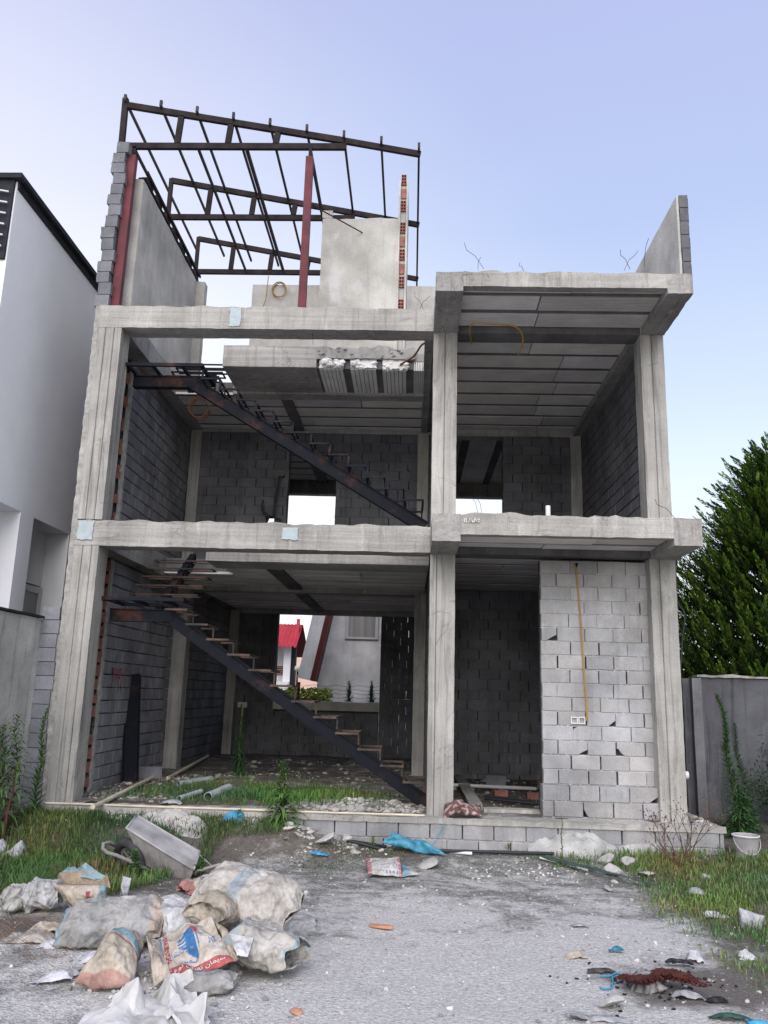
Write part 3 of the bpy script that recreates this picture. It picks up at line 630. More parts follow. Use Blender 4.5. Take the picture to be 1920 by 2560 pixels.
# ------------------------------------------------------------------ roof frame (parts of the building)
TY = (.2, 2.2, 4.2)
ztop = lambda x: 11.24-(x+.03)*.1827
for ti, y in enumerate(TY):
    mb = MB(); y2 = y; xl = -.03 if ti == 0 else .14
    zt = lambda x: 11.22-(x-xl)*(11.22-10.56)/(3.56-xl)
    mb.bar((xl, y2, 11.22), (3.56, y2, 10.57), .06, .10); mb.bar((3.45, y2+.012, 10.60), (4.78, y2+.012, 10.34), .056, .094)
    mb.bar((xl-.02, y2, 10.46), (3.6, y2, 10.46), .06, .10)
    if ti == 0: mb.bar((-.03, y2, 10.4), (-.045, y2, 11.34), .09, .07)
    else: mb.bar((xl, y2, 10.42), (xl, y2, 11.25), .07, .07)
    for xx in (.87, 1.69, 2.46): mb.bar((xx, y2, 10.5), (xx+.03, y2, zt(xx)-.04), .09, .06)
    part(mb, 'truss', 'truss')
for i in range(9):
    x = -.03+.598*i; z = (11.22-(x+.03)*.184 if x < 3.56 else 10.57-(x-3.56)*.19)+.07
    mb = MB(); y0 = .12; y1 = 4.75
    mb.bar((x, y0, z-.02 if i else 11.27), (x+.0, y1, z-.04), .035, .045); mb.bar((x, .13, z-.03), (x, .14, z+.075), .04, .04); part(mb, 'purlin', 'purlin')
for x, zt_ in ((.10, 10.2), (.78, 10.42)):
    pass
for xx in (.18, 1.22, 2.0, 3.02): 
    mb = MB(); mb.bar((xx, .2, 10.42), (xx, 4.2, 10.42), .035 if xx < 2 else .05, .05); part(mb, 'ceiling_bar', 'purlin')
mb = MB()
mb.bar((.17, .16, 7.6), (.19, .16, 10.24), .13, .11); o = part(mb, 'steel_post', 'red_steel')
mb = MB(); mb.bar((3.03, .16, 7.6), (3.03, .16, 10.23), .115, .11); part(mb, 'steel_post', 'red_steel')
mb = MB(); mb.bar((3.03, .18, 10.2), (3.03, .18, 10.45), .05, .05); mb.bar((.19, .2, 10.2), (.19, .2, 10.44), .06, .06); mb.box(2.9, 3.4, .08, .3, 7.575, 7.59); mb.box(.05, .42, .05, .28, 7.575, 7.59); part(mb, 'base_plate', 'truss')
mb = MB(); mb.bar((3.1, .25, 9.45), (4.3, 2.3, 9.9), .015, .015); mb.bar((3.9, 1.6, 9.77), (4.0, 1.75, 9.68), .01, .01); part(mb, 'tie_rod', 'truss')
mb = MB(); mb.bar((.24, .5, 10.09), (.24, 3.95, 10.09), .12, .03); mb.bar((.32, .5, 10.2), (.32, 3.95, 10.2), .03, .05)
for yy in np.arange(.7, 3.9, .5): mb.box(.16, .3, yy, yy+.2, 10.11, 10.25)
part(mb, 'wall_plate', 'truss')
# wires sprouting from slab tops
for (u, v, Y, L) in ((1195, 667, -1.2, .35), (1210, 664, -1.2, .4), (1310, 672, -1.2, .1), (1560, 668, -1.2, .3), (1575, 665, -1.2, .25), (1610, 660, -1.2, .3), (1690, 1290, -1.0, .35), (1195, 1274, -1.0, .2), (1205, 1274, -1.0, .2), (1072, 1310, -.1, .3), (1050, 765, .2, .25), (1060, 768, .2, .3), (1110, 820, -.1, .1), (783, 855, .2, .2)):
    p = aY(u, v, Y); d = Vector((random.uniform(-1, 1), random.uniform(-.3, .3), random.uniform(.1, .8))).normalized()*L
    mb = MB(); mb.tube([p-Vector((0, 0, .05)), p+d*.4+Vector((0, 0, .02)), p+d*.8+Vector((0, 0, -.01)), p+d+Vector((.03, 0, .03))], .0035, 4); part(mb, 'rebar_wire', 'truss')
# ================================================================== surroundings
def gp(u, v, dz=0.0, fn=None):
    lim = fn is None; fn = fn or (lambda x, y: gh(x, min(y, -.33))); z = 0.0
    for _ in range(25):
        p = aZ(u, v, z); z = fn(p.x, p.y)+dz
    if lim and p.y > -.34: p.y = -.34
    return Vector((p.x, p.y, z))
# ---- white house on the left
H = thing('white_house', (-1.0, 0, 0), 'white rendered neighbour house with dark roof coping, left of the unfinished building', 'house')
mb = MB(); mb.box(-6, -1.0, -.96, 14, 4.45, 8.86); mb.box(-1.55, -1.0, .36, .79, -.2, 4.45); mb.box(-6, -1.0, 2.12, 14, -.2, 4.45); mb.box(-6, -1.38, .79, 2.12, 3.56, 4.45); mb.box(-6, -1.38, .79, 2.12, -.2, 2.3); mb.box(-6, -1.62, -3.4, .79, -.2, 4.45)
mb.box(-1.3, -1.0, -.955, 14, 8.86, 9.02)
mb.build('wall', 'white_wall', H)
mb = MB(); mb.box(-6, -1.36, -3.4, -.96, 4.36, 4.6); mb.box(-6, -1.33, -1.5, -.97, 7.5, 7.72); mb.build('balcony_slab', 'white_wall', H)
mb = MB(); rbox(-1.42, -.90, -1.05, 14, 9.025, 9.10, .004, .5, mb=mb); mb.build('coping', 'charcoal', H)
mb = MB(); mb.box(-1.04, -.975, -.93, 14, 8.91, 9.02); mb.box(-1.32, -1.02, -1.0, -.962, 7.78, 9.02); mb.build('dark_trim', 'charcoal', H)
mb = MB()
mb.bar((-1.33, -1.06, 7.8), (-1.33, -1.06, 9.0), .03, .03)
for k in range(6): mb.bar((-1.06, -1.04, 7.95+.17*k), (-1.33, -1.07, 7.98+.17*k), .02, .02); mb.bar((-1.33, -1.07, 7.98+.17*k), (-2.6, -1.3, 7.9+.17*k), .02, .02)
mb.build('railing', 'alu', H)
mb = MB(); mb.box(-1.375, -1.33, .82, 2.08, 3.42, 3.52); mb.box(-1.375, -1.33, .82, .90, 2.4, 3.42); mb.box(-1.375, -1.33, 1.98, 2.08, 2.4, 3.42); mb.box(-1.375, -1.33, .82, 2.08, 2.32, 2.4); w_ = mb.build('window', 'alu', H)
mb = MB(); mb.box(-1.372, -1.35, .90, 1.98, 2.4, 3.42); mb.build('pane', 'glass', w_)
# ---- garden wall left, block pier
mb = MB(); rbox(-.50, -.345, -4.2, .04, -.1, 2.86, .008, .2, mb=mb)
GW = thing('garden_wall', (-.42, -2, 0), 'tall grey rendered garden wall with a dark metal cap at the left edge', 'wall')
mb.build('wall', 'garden_plaster', GW); mb = MB(); rbox(-.62, -.31, -4.2, .05, 2.87, 2.90, .004, .25, mb=mb); mb.build('cap', 'charcoal', GW)
BP = thing('block_pier', (-.2, .05, 0), 'single file stack of grey blocks between the garden wall and the left column', 'wall')
z = .0; mb = MB(); k = 0
while z < 2.9:
    h = .19; g = random.uniform(1.7, 2.2); rbox(-.345+random.uniform(0, .01), -.095+random.uniform(-.02, .01), .03, .22, z+.006, z+h-.006, .006, .06, mb=mb, c=g); z += h; k += 1
mb.build('block_course', 'block', BP); mb = MB(); mb.box(-.35, -.08, .06, .2, 0, 2.85); mb.build('mortar_core', 'mortar', BP)
# ---- right concrete wall
CW = thing('concrete_wall', (11, 3, 0), 'dark grey concrete boundary wall in front of the conifer on the right', 'wall')
rbw = rbox(9.66, 17, 3.0, 3.2, -.3, 2.40, .012, .2, rag=.03); rbw.build('wall', 'plaster_dark', CW)
rbox(9.50, 9.655, 2.93, 3.2, -.3, 2.38, .008, .2).build('pilaster', 'pilaster', CW); rbox(9.38, 9.50, 3.05, 3.2, -.3, 2.37, .006, .2).build('return', 'plaster_dark', CW)
rbox(9.6, 17, 2.96, 3.25, 2.395, 2.43, .014, .12, rag=.03).build('cap', 'mortar', CW)
# ---- foliage generators
def leaf_mesh(name, mat, parent, P, D, Nn, Ln, Wd, Cc, fold=.25):
    """many leaves at once: P base, D direction, Nn side vector, Ln length, Wd width, Cc colour; each a bent two-quad blade"""
    P = np.array(P, float); D = np.array(D, float); Nn = np.array(Nn, float); Ln = np.array(Ln)[:, None]; Wd = np.array(Wd)[:, None]
    n = len(P); D /= np.linalg.norm(D, axis=1)[:, None]; Sd = np.cross(D, Nn); Sd /= (np.linalg.norm(Sd, axis=1)[:, None]+1e-9); Up = np.cross(Sd, D)
    droop = fold*Ln; dn = np.array([0, 0, -1.0])
    v = np.stack([P, P+D*Ln*.4+Sd*Wd*.5+Up*Ln*.03, P+D*Ln*.4-Sd*Wd*.5+Up*Ln*.03, P+D*Ln*.75+Sd*Wd*.32+dn*droop*.35, P+D*Ln*.75-Sd*Wd*.32+dn*droop*.35, P+D*Ln+dn*droop], 1).reshape(-1, 3)
    off = wloc(parent) if parent is not None else Vector((0, 0, 0)); v -= np.array(off)
    b = (np.arange(n)*6)[:, None]
    tri1 = b+np.array([[0, 1, 2]]); q = b+np.array([[2, 1, 3, 4]]); tri2 = b+np.array([[4, 3, 5]])
    me = bpy.data.meshes.new(name); me.vertices.add(len(v)); me.vertices.foreach_set('co', v.ravel())
    loops = np.concatenate([tri1, q, tri2], 1).ravel(); me.loops.add(len(loops)); me.loops.foreach_set('vertex_index', loops)
    me.polygons.add(n*3); st = (np.arange(n)*10)[:, None]+np.array([[0, 3, 7]]); me.polygons.foreach_set('loop_start', st.ravel())
    me.polygons.foreach_set('loop_total', np.tile([3, 4, 3], n)); me.update(); me.validate()
    ca = me.color_attributes.new('tint', 'FLOAT_COLOR', 'POINT'); cc = np.repeat(np.concatenate([np.array(Cc), np.ones((n, 1))], 1), 6, axis=0).astype(np.float32); ca.data.foreach_set('color', cc.ravel())
    return link(name, me, mat, parent)
def weed(name, base, top, nl, ll, lw, label, cat='weed', col=(.055, .11, .03), spread=1., dens_low=1., droop=.4, stem='stem', r=.012, group=None, bare=0., up=.5, upk=.9):
    b = Vector(base); t = Vector(top); th = thing(name, b, label, cat, group); H_ = (t-b).length; ax = (t-b).normalized()
    pts = [b+(t-b)*k/8+Vector((.02*math.sin(k*1.7+b.x*9), .02*math.cos(k*1.3), 0))*(k/8)*H_ for k in range(9)]
    mb = MB(); mb.tube(pts, r, 6, r1=.003); mb.build('stem', stem, th)
    P, D, N, Ln, Wd, C = [], [], [], [], [], []
    for i in range(nl):
        f = bare+(1-bare)*((i+.5)/nl)**dens_low; kk = min(7, int(f*8)); p = pts[kk]+(pts[kk+1]-pts[kk])*(f*8-kk)
        a = i*2.399+random.uniform(-.3, .3); d = Vector((math.cos(a), math.sin(a), up+upk*f+random.uniform(-.2, .2)))
        s = ll*(1-.72*f)*random.uniform(.75, 1.2)*spread
        P.append(p); D.append(d); N.append((0, 0, 1)); Ln.append(s); Wd.append(lw*random.uniform(.7, 1.2)*(1-.5*f)); g = random.uniform(.7, 1.35); C.append((col[0]*g, col[1]*g, col[2]*g*random.uniform(.8, 1.2)))
    leaf_mesh('foliage', 'leaf', th, P, D, N, Ln, Wd, C, droop); return th
def shrub(name, c, r, nleaf, ll, lw, label, cat='shrub', col=(.05, .11, .02), seed=1, group=None):
    c = Vector(c); th = thing(name, (c.x, c.y, c.z), label, cat, group); mb = MB(); P, D, N, Ln, Wd, C = [], [], [], [], [], []
    tips = []
    for k in range(max(7, int(nleaf/160))):
        a = random.uniform(0, 6.28); rr = random.random()**.6; tp = c+Vector((math.cos(a)*rr*r[0], math.sin(a)*rr*r[1], r[2]*(random.uniform(.55, 1.1)*(1-.35*rr*rr))*2)); tips.append(tp)
        mid = c+(tp-c)*.5+Vector((0, 0, .12*r[2])); mb.tube([c, mid, tp], .012, 5, r1=.003)
    for i in range(nleaf):
        tp = random.choice(tips); f = random.uniform(.25, 1.0); p = c+(tp-c)*f+Vector((random.gauss(0, 1)*r[0]*.13, random.gauss(0, 1)*r[1]*.13, random.gauss(0, 1)*r[2]*.16))
        if p.z < c.z: p.z = c.z+random.uniform(0, .1)
        d = Vector((random.gauss(0, 1), random.gauss(0, 1), random.gauss(.4, .7))); P.append(p); D.append(d); N.append((random.gauss(0, .4), random.gauss(0, .4), 1)); Ln.append(ll*random.uniform(.6, 1.3)); Wd.append(lw*random.uniform(.7, 1.2)); g = random.uniform(.6, 1.45); C.append((col[0]*g*random.uniform(.85, 1.2), col[1]*g, col[2]*g))
    mb.build('stem', 'twig', th); leaf_mesh('foliage', 'leaf', th, P, D, N, Ln, Wd, C, .3); return th
# ---- the conifer behind the right wall: upswept flame shaped sprays
def conifer(base, H_, R_, label, nplume=1500):
    b = Vector(base); th = thing('conifer_tree', b, label, 'tree'); mb = MB(); mb.tube([b, b+Vector((0, 0, H_*.5)), b+Vector((0, 0, H_*.95))], .22, 9, r1=.02)
    P, D, N, Ln, Wd, C = [], [], [], [], [], []
    def rad(h): return R_*(1-h)**.6*(.55+.45*min(1, h/.12)) if h < 1 else 0
    for i in range(nplume):
        h = random.random()**1.15; az = random.uniform(0, 6.28)
        if math.sin(az) > .35 and random.random() < .6: az = -az
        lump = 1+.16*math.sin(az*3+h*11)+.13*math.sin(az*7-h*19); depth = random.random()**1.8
        rr = rad(h)*lump*(1-.42*depth); z = b.z+.3+h*H_
        root = Vector((b.x+math.cos(az)*rr, b.y+math.sin(az)*rr, z)); out = Vector((math.cos(az), math.sin(az), 0))
        d = (out*random.uniform(.7, 1.15)+Vector((random.gauss(0, .28), random.gauss(0, .28), random.uniform(.35, .95)))).normalized()
        L_ = random.uniform(.6, 1.35)*(1-.35*h); side = d.cross(Vector((0, 0, 1))).normalized(); upv = side.cross(d)
        if i % 6 == 0: mb.tube([Vector((b.x, b.y, z-.5*rr)), root, root+d*L_*.5], .022, 4, r1=.004)
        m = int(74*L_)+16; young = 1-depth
        for k in range(m):
            f = (k+.5)/m; a = k*2.4; w = .19*L_*(1-f)**1.0*(.35+f)**.4+.008; q = root+d*(L_*f)+(side*math.cos(a)+upv*math.sin(a)*.7)*w*random.uniform(.3, 1)+Vector((0, 0, .16*L_*f*f))
            dd = (d*1.3+(side*math.cos(a)+upv*math.sin(a))*.6*(1-.6*f)+Vector((0, 0, .4))).normalized()
            P.append(q); D.append(dd); N.append(upv+Vector((random.gauss(0, .5), random.gauss(0, .5), 0))); Ln.append(random.uniform(.09, .19)*(1-.3*f)); Wd.append(random.uniform(.024, .040))
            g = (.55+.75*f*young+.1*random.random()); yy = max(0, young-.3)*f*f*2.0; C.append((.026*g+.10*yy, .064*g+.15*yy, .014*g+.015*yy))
    for i in range(11000):
        h = random.random()**1.1; az = random.uniform(0, 6.28); rr = rad(h)*random.uniform(.45, .88); z = b.z+.25+h*H_
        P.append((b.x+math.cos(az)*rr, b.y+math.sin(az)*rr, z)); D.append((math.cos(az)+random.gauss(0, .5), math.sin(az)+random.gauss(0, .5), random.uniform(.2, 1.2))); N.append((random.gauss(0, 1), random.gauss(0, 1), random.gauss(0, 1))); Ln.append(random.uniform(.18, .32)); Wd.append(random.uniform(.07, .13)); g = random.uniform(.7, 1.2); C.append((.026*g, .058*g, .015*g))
    mb.build('trunk', 'bark', th); leaf_mesh('crown', 'leaf', th, P, D, N, Ln, Wd, C, .05); return th
conifer((13.6, 7.6, 0), 7.15, 3.9, 'large dense conifer with upswept feathery sprays behind the right concrete wall', 2700)
shrub('hedge_bush', (10.9, 9.5, .3), (1.0, .8, 2.1), 3600, .10, .045, 'loose light green bush between the right column and the conifer', 'bush', (.06, .12, .03))
# ---- houses and garden seen through the back window
AH = thing('gable_house', (3.6, 15, 0), 'grey white house with a steep maroon edged roof seen through the lower window', 'house')
apx = (905, 1212); YB = 15.0
lw = aY(793, 1699, YB); ap = aY(912, 1180, YB); rw_x = 2*ap.x-lw.x; g0 = -.2
zb = lw.z; gable = [(lw.x, g0), (rw_x, g0), (rw_x, zb), (ap.x, ap.z), (lw.x, zb)]
mb = MB(); mb.add([(x, YB, z) for x, z in gable]+[(x, YB+6, z) for x, z in gable], [(0, 1, 2, 3, 4), (9, 8, 7, 6, 5)]+[(i, (i+5), (i+1) % 5+5, (i+1) % 5) for i in range(5)]); mb.build('wall', 'far_wall', AH)
for sgn in (-1, 1):
    ex = lw.x if sgn < 0 else rw_x; a = Vector((ap.x, 0, ap.z+.1)); b_ = Vector((ex+sgn*.10, 0, zb-.05)); nrm = Vector((sgn*(a.z-b_.z), 0, abs(b_.x-a.x))).normalized()
    rf = MB(); tr = MB()
    def pr(m_, o0, o1, ya, yb):
        vs = [a+nrm*o0, b_+nrm*o0, b_+nrm*o1, a+nrm*o1]; vs = [Vector((p.x, ya, p.z)) for p in vs]+[Vector((p.x, yb, p.z)) for p in vs]
        m_.add(vs, [(0, 1, 2, 3), (7, 6, 5, 4), (0, 4, 5, 1), (1, 5, 6, 2), (2, 6, 7, 3), (3, 7, 4, 0)])
    pr(rf, .02, .42, YB-.9, YB+6.2); pr(tr, -.12, .018, YB-.95, YB+.02)
    rf.build('roof', 'far_wall', AH); tr.build('roof_trim', 'red_trim', AH)
p0 = aY(870, 1538, YB-.04); p1 = aY(940, 1594, YB-.04)
mb = MB(); mb.box(p0.x-.06, p1.x+.06, YB-.06, YB-.01, p1.z-.06, p1.z); mb.box(p0.x-.06, p0.x+.03, YB-.06, YB-.01, p1.z, p0.z+.8); mb.box(p1.x-.03, p1.x+.06, YB-.06, YB-.01, p1.z, p0.z+.8); mb.box(p0.x-.06, p1.x+.06, YB-.06, YB-.01, p0.z+.8, p0.z+.9)
wn = mb.build('window', 'alu', AH); mb = MB(); mb.box(p0.x+.03, p1.x-.03, YB-.04, YB-.02, p1.z, p0.z+.8); mb.build('curtain', 'curtain', wn)
HT = thing('red_roofed_hut', (-4, 24, 0), 'small white hut with red corrugated roof and chimney seen through the lower window', 'house')
YH = 24.0
q0 = aY(690, 1562, YH); q1 = aY(758, 1562, YH); q2 = aY(742, 1614, YH-1.2); q3 = aY(690, 1612, YH-1.2)
mb = MB(); nS = 26; xl = q0.x-3; vs = []; fs = []
for i in range(nS*4+1):
    f = i/(nS*4); d = .05*math.cos(i*math.pi/2); xa = xl+(q1.x-xl)*f; xb = xl-.3+(q2.x-xl+.3)*f
    vs += [(xa, YH, q1.z+d), (xb, YH-1.2, q2.z+d), (xa, YH, q1.z+d-.06), (xb, YH-1.2, q2.z+d-.06)]
for i in range(nS*4): b4 = i*4; fs += [(b4, b4+1, b4+5, b4+4), (b4+2, b4+6, b4+7, b4+3), (b4+1, b4+3, b4+7, b4+5)]
mb.add(vs, fs); mb.build('roof', 'red_roof', HT)
mb = MB(); r0 = q1; r1 = aY(770, 1625, YH+1.2); mb.add([(q1.x, YH, q1.z), (q1.x+.15, YH+1.2, q2.z-.3), (xl, YH+1.2, q2.z-.3), (xl, YH, q1.z), (q1.x, YH, q1.z-.08), (q1.x+.15, YH+1.2, q2.z-.38), (xl, YH+1.2, q2.z-.38), (xl, YH, q1.z-.08)], [(0, 1, 2, 3), (7, 6, 5, 4), (0, 4, 5, 1), (1, 5, 6, 2)]); mb.build('roof', 'red_trim', HT)
w0 = aY(716, 1620, YH); w1 = aY(733, 1620, YH); mb = MB(); mb.box(w0.x, w1.x, YH-.6, YH+.8, -.3, q2.z+.1); mb.box(xl, w0.x, YH+.2, YH+.8, -.3, q2.z+.1); mb.box(xl, w1.x, YH-.9, YH-.6, -.3, aY(716, 1705, YH).z); mb.build('wall', 'white_wall', HT)
w2 = aY(744, 1620, YH); mb = MB(); mb.box(w1.x, w2.x, YH-.5, YH-.1, -.3, q2.z+.05); mb.build('post', 'charcoal', HT)
c0 = aY(742, 1575, YH-.3); c1 = aY(750, 1548, YH-.3); mb = MB(); mb.box(c0.x, c1.x, YH-.45, YH-.2, c0.z-.3, c1.z); mb.box(c0.x-.08, c1.x, YH-.47, YH-.18, c0.z-.3, c0.z+.05); mb.build('chimney', 'red_roof', HT)
s0 = aY(690, 1664, YH+.1); s1 = aY(714, 1688, YH+.1); mb = MB()
for k in range(5): mb.box(s0.x-.4, s1.x, YH+.1, YH+.18, s1.z+(s0.z-s1.z)*k/5+.02, s1.z+(s0.z-s1.z)*(k+.75)/5)
mb.build('shutter', 'brick', HT)
pk = thing('pink_house', (-4, 34, 0), 'pale pink house wall far behind the red roofed hut', 'house')
pa = aY(738, 1590, 34); pb = aY(800, 1590, 34); mb = MB(); mb.box(pa.x-9, pb.x, 34, 36, -.3, aY(700, 1620, 34).z); mb.build('wall', 'pink_wall', pk); mb = MB(); mb.box(pa.x-9.3, pb.x+.3, 33.8, 36.2, aY(700, 1620, 34).z+.01, aY(700, 1616, 34).z); mb.build('roof', 'far_wall', pk)
LP = aY(744, 1671, 19); L0 = thing('garden_lamp', (LP.x, 19, 0), 'round cream globe lamp on a pole beside the red roofed hut', 'lamp')
mb = MB(); bm = bmesh.new(); bmesh.ops.create_uvsphere(bm, u_segments=16, v_segments=10, radius=.115); mb.add([LP+v.co for v in bm.verts], [tuple(v.index for v in f.verts) for f in bm.faces]); bm.free(); mb.build('globe', 'globe', L0, True)
mb = MB(); mb.tube([(LP.x, 19, 0), (LP.x, 19, LP.z-.1)], .035, 8); mb.build('pole', 'charcoal', L0)
hb = aY(740, 1752, 13); HG = thing('hedge', (hb.x-.1, 13, hb.z-1.0), 'bright yellow green hedge below the globe lamp outside the back window', 'hedge')
P, D, N, Ln, Wd, C = [], [], [], [], [], []
for i in range(6500):
    x = hb.x-.1+random.uniform(-1.4, 1.1); zt_ = hb.z+.34+.14*nz((x, 0, 0), 2.5, 4)+.06*nz((x, 0, 0), 9, 4); y = 13+random.uniform(-.4, .4); P.append((x, y, random.uniform(hb.z-.9, zt_))); D.append((random.gauss(0, 1), random.gauss(-.3, 1), random.gauss(.5, .8))); N.append((random.gauss(0, 1), -1, random.gauss(0, 1))); Ln.append(random.uniform(.06, .13)); Wd.append(.055); g_ = random.uniform(.6, 1.3); C.append((.30*g_, .38*g_, .04*g_))
leaf_mesh('foliage', 'leaf', HG, P, D, N, Ln, Wd, C, .2); mb = MB(); mb.box(hb.x-1.4, hb.x+.9, 12.9, 13.1, hb.z-1.0, hb.z+.1); mb.build('branch', 'stem', HG)
for (u, lb) in ((872, 'small spiky shrub behind the window sill, left of the fence post'), (928, 'small spiky shrub behind the window sill, at the fence post')):
    p = aY(u, 1752, 10.2); weed('spiky_shrub', (p.x, 10.2, p.z-.3), (p.x, 10.2, p.z+.45), 150, .36, .03, lb, 'shrub', (.045, .085, .03), up=.9, droop=.15, group='spiky shrubs behind the window sill')
mb = MB()
for k, v in enumerate((1712, 1722, 1731, 1741)):
    pts = [aY(u, v+math.sin(u*.11+k)*2+(u-690)*.02, 10.6) for u in range(640, 1000, 12)]; mb.tube(pts, .006, 4)
FW = thing('barbed_wire_fence', (3.6, 10.6, 0), 'rusty barbed wire strands on a short post beyond the window sill', 'fence'); mb.build('wire', 'twig', FW)
p = aY(929, 1715, 10.6); q = aY(929, 1760, 10.6); mb = MB(); mb.bar((p.x, 10.6, q.z-.4), (p.x, 10.6, p.z), .07, .07); mb.build('post', 'charcoal', FW)
p = aY(748, 1705, 10.6); mb = MB(); mb.bar((p.x, 10.6, q.z-.5), (p.x, 10.6, p.z), .06, .06); mb.build('post', 'red_trim', FW)
hp = aY(1440, 1412, .19); hm = MB(); rock_mb(hm, (hp.x, .195, hp.z), .035, 3, 2, 1.2); part(hm, 'hole_shade_lump', 'dark')  # dark lump painted as the shade of the conduit hole, no real opening
# ================================================================== hoses and cables
def hose(name, pts, r, mat, label, cat='hose', group=None, n=8):
    P = [Vector(p) for p in pts]; out = []
    for i in range(len(P)-1):
        a = P[max(i-1, 0)]; b_ = P[i]; c = P[i+1]; d = P[min(i+2, len(P)-1)]
        for k in range(6):
            t_ = k/6; out.append(.5*((2*b_)+(c-a)*t_+(2*a-5*b_+4*c-d)*t_*t_+(3*b_-a-3*c+d)*t_**3))
    out.append(P[-1]); mb = MB(); mb.tube(out, r, n); return solo(mb, name, mat, label, cat, group, True)
hose('conduit_hose', [aY(1437, 1412, .165), aY(1443, 1450, .17), aY(1452, 1560, .17), aY(1460, 1680, .17), aY(1467, 1770, .17), aY(1466, 1803, .165)], .011, 'orange_hose', 'long yellow conduit hanging down the block wall panel to the socket box', 'conduit')
hose('conduit_hose', [aZ(*q_, z_) for q_, z_ in (((1179, 858), 7.17), ((1178, 812), 7.12), ((1228, 810), 7.1), ((1290, 818), 7.12), ((1308, 850), 7.05), ((1295, 888), 6.95))], .012, 'orange_hose', 'yellow brown conduit looping below the upper balcony ceiling', 'conduit')
hose('conduit_hose', [aY(1078, 853, .5), aY(1055, 862, .8), aY(1035, 890, 1.2), aY(1012, 905, 1.35), aY(1000, 912, 1.4)], .016, 'brown_hose', 'brown conduit running from the centre column to the broken slab', 'conduit')
def coil(c, r, n, rr, mat, label, tail=()):
    pts = [Vector((c.x+math.cos(a)*r*(1+.07*math.sin(a*.7)), c.y+.01*a, c.z+math.sin(a)*r*1.15*(1+.06*math.cos(a*.8)))) for a in np.linspace(0, 2*math.pi*n, 16*n)]
    mb = MB(); mb.tube(pts+[Vector(t_) for t_ in tail], rr, 7); return solo(mb, 'conduit_coil', mat, label, 'conduit', None, True)
c = aY(697, 722, 4.1); coil(c, .14, 2, .012, 'orange_hose', 'yellow conduit coil hanging from the back roof truss')
hose('conduit_hose', [aY(671, 690, 4.1), aY(668, 720, 4.08), aY(664, 750, 4.05), aY(656, 768, 4.0)], .01, 'orange_hose', 'short straight yellow conduit left of the coil on the roof storey', 'conduit')
c = aY(495, 1017, 2.6); coil(c, .17, 3, .012, 'brown_hose', 'brown conduit coil hanging below the upper stair')
hose('black_cable', [aY(1688, 1400, 2.5), aY(1692, 1500, 2.5), aY(1711, 1535, 2.5), aY(1705, 1600, 2.5), aY(1700, 1700, 2.5), aY(1698, 1800, 2.6)], .018, 'black_hose', 'black cable hanging down beside the right column in front of the conifer', 'cable')
hose('black_cable', [aY(700, 1190, 4.7), aY(690, 1240, 4.7), aY(685, 1290, 4.7), aY(700, 1300, 4.7), aY(690, 1320, 4.7)], .022, 'black_hose', 'bundle of dark wires hanging in front of the upper back wall', 'cable')
hose('black_cable', [aY(658, 1250, 4.7), aY(655, 1275, 4.7), aY(672, 1290, 4.7), aY(660, 1318, 4.7)], .02, 'black_hose', 'short dark wire tangle left of the hanging wire bundle', 'cable')
def pipe(name, a, b, r, mat, label, cat='pipe', hollow=True, group=None):
    a = Vector(a); b = Vector(b); d = (b-a).normalized(); x = d.orthogonal().normalized(); y = d.cross(x); mb = MB(); n = 14; vs = []
    for p, rr in ((a, r), (b, r), (b, r*.86), (a, r*.86)):
        for k in range(n): an = 2*math.pi*k/n; vs.append(p+x*math.cos(an)*rr+y*math.sin(an)*rr)
    fs = []
    for L_ in range(4 if hollow else 1):
        for k in range(n): fs.append((L_*n+k, L_*n+(k+1) % n, ((L_+1) % 4)*n+(k+1) % n, ((L_+1) % 4)*n+k))
    if not hollow: fs += [tuple(range(n)), tuple(range(n, 2*n))]
    mb.add(vs, fs); return solo(mb, name, mat, label, cat, group, False)
fi = lambda u, v, dz=0: gp(u, v, dz, fh)
a = fi(520, 1992, .06); pipe('drain_pipe', a, a+Vector((.10, .85, .03)), .062, 'pvc', 'wide pale grey drain pipe lying in the grass inside, open end towards the viewer')
a = fi(447, 1997, .045); pipe('drain_pipe', a, a+Vector((.13, .7, .02)), .04, 'pvc', 'narrower pale grey pipe lying left of the wide drain pipe')
a = fi(445, 1960, .05); pipe('drain_pipe', a, a+Vector((.35, .7, .02)), .045, 'pvc', 'pale grey pipe half hidden in the grass behind the narrower pipe')
a = fi(232, 2018, .04); b_ = fi(368, 1950, .05); pipe('wooden_pole', a, b_+(b_-a)*.15, .028, 'cream', 'pale wooden pole lying along the foot of the left block wall', 'pole', False)
a = fi(420, 1945, .05); b_ = fi(520, 1890, .05); pipe('wooden_pole', a, b_, .028, 'cream', 'pale pole lying behind the intermediate column, deeper inside', 'pole', False)
hose('edge_conduit', [Vector((x, -.29+.01*math.sin(x*3), .485)) for x in np.arange(.1, 5.0, .35)], .014, 'cream', 'cream conduit lying along the edge of the plinth', 'conduit')
a = aY(1370, 1277, -.75); pipe('vent_pipe', (a.x, -.75, 4.2), (a.x, -.75, 4.43), .032, 'white_pvc', 'white pipe stub standing on the balcony slab')
a = aY(1722, 1938, .15); pipe('drain_stub', (8.38, .15, a.z), (8.46, .15, a.z), .05, 'white_pvc', 'white pipe stub poking out beside the right column')
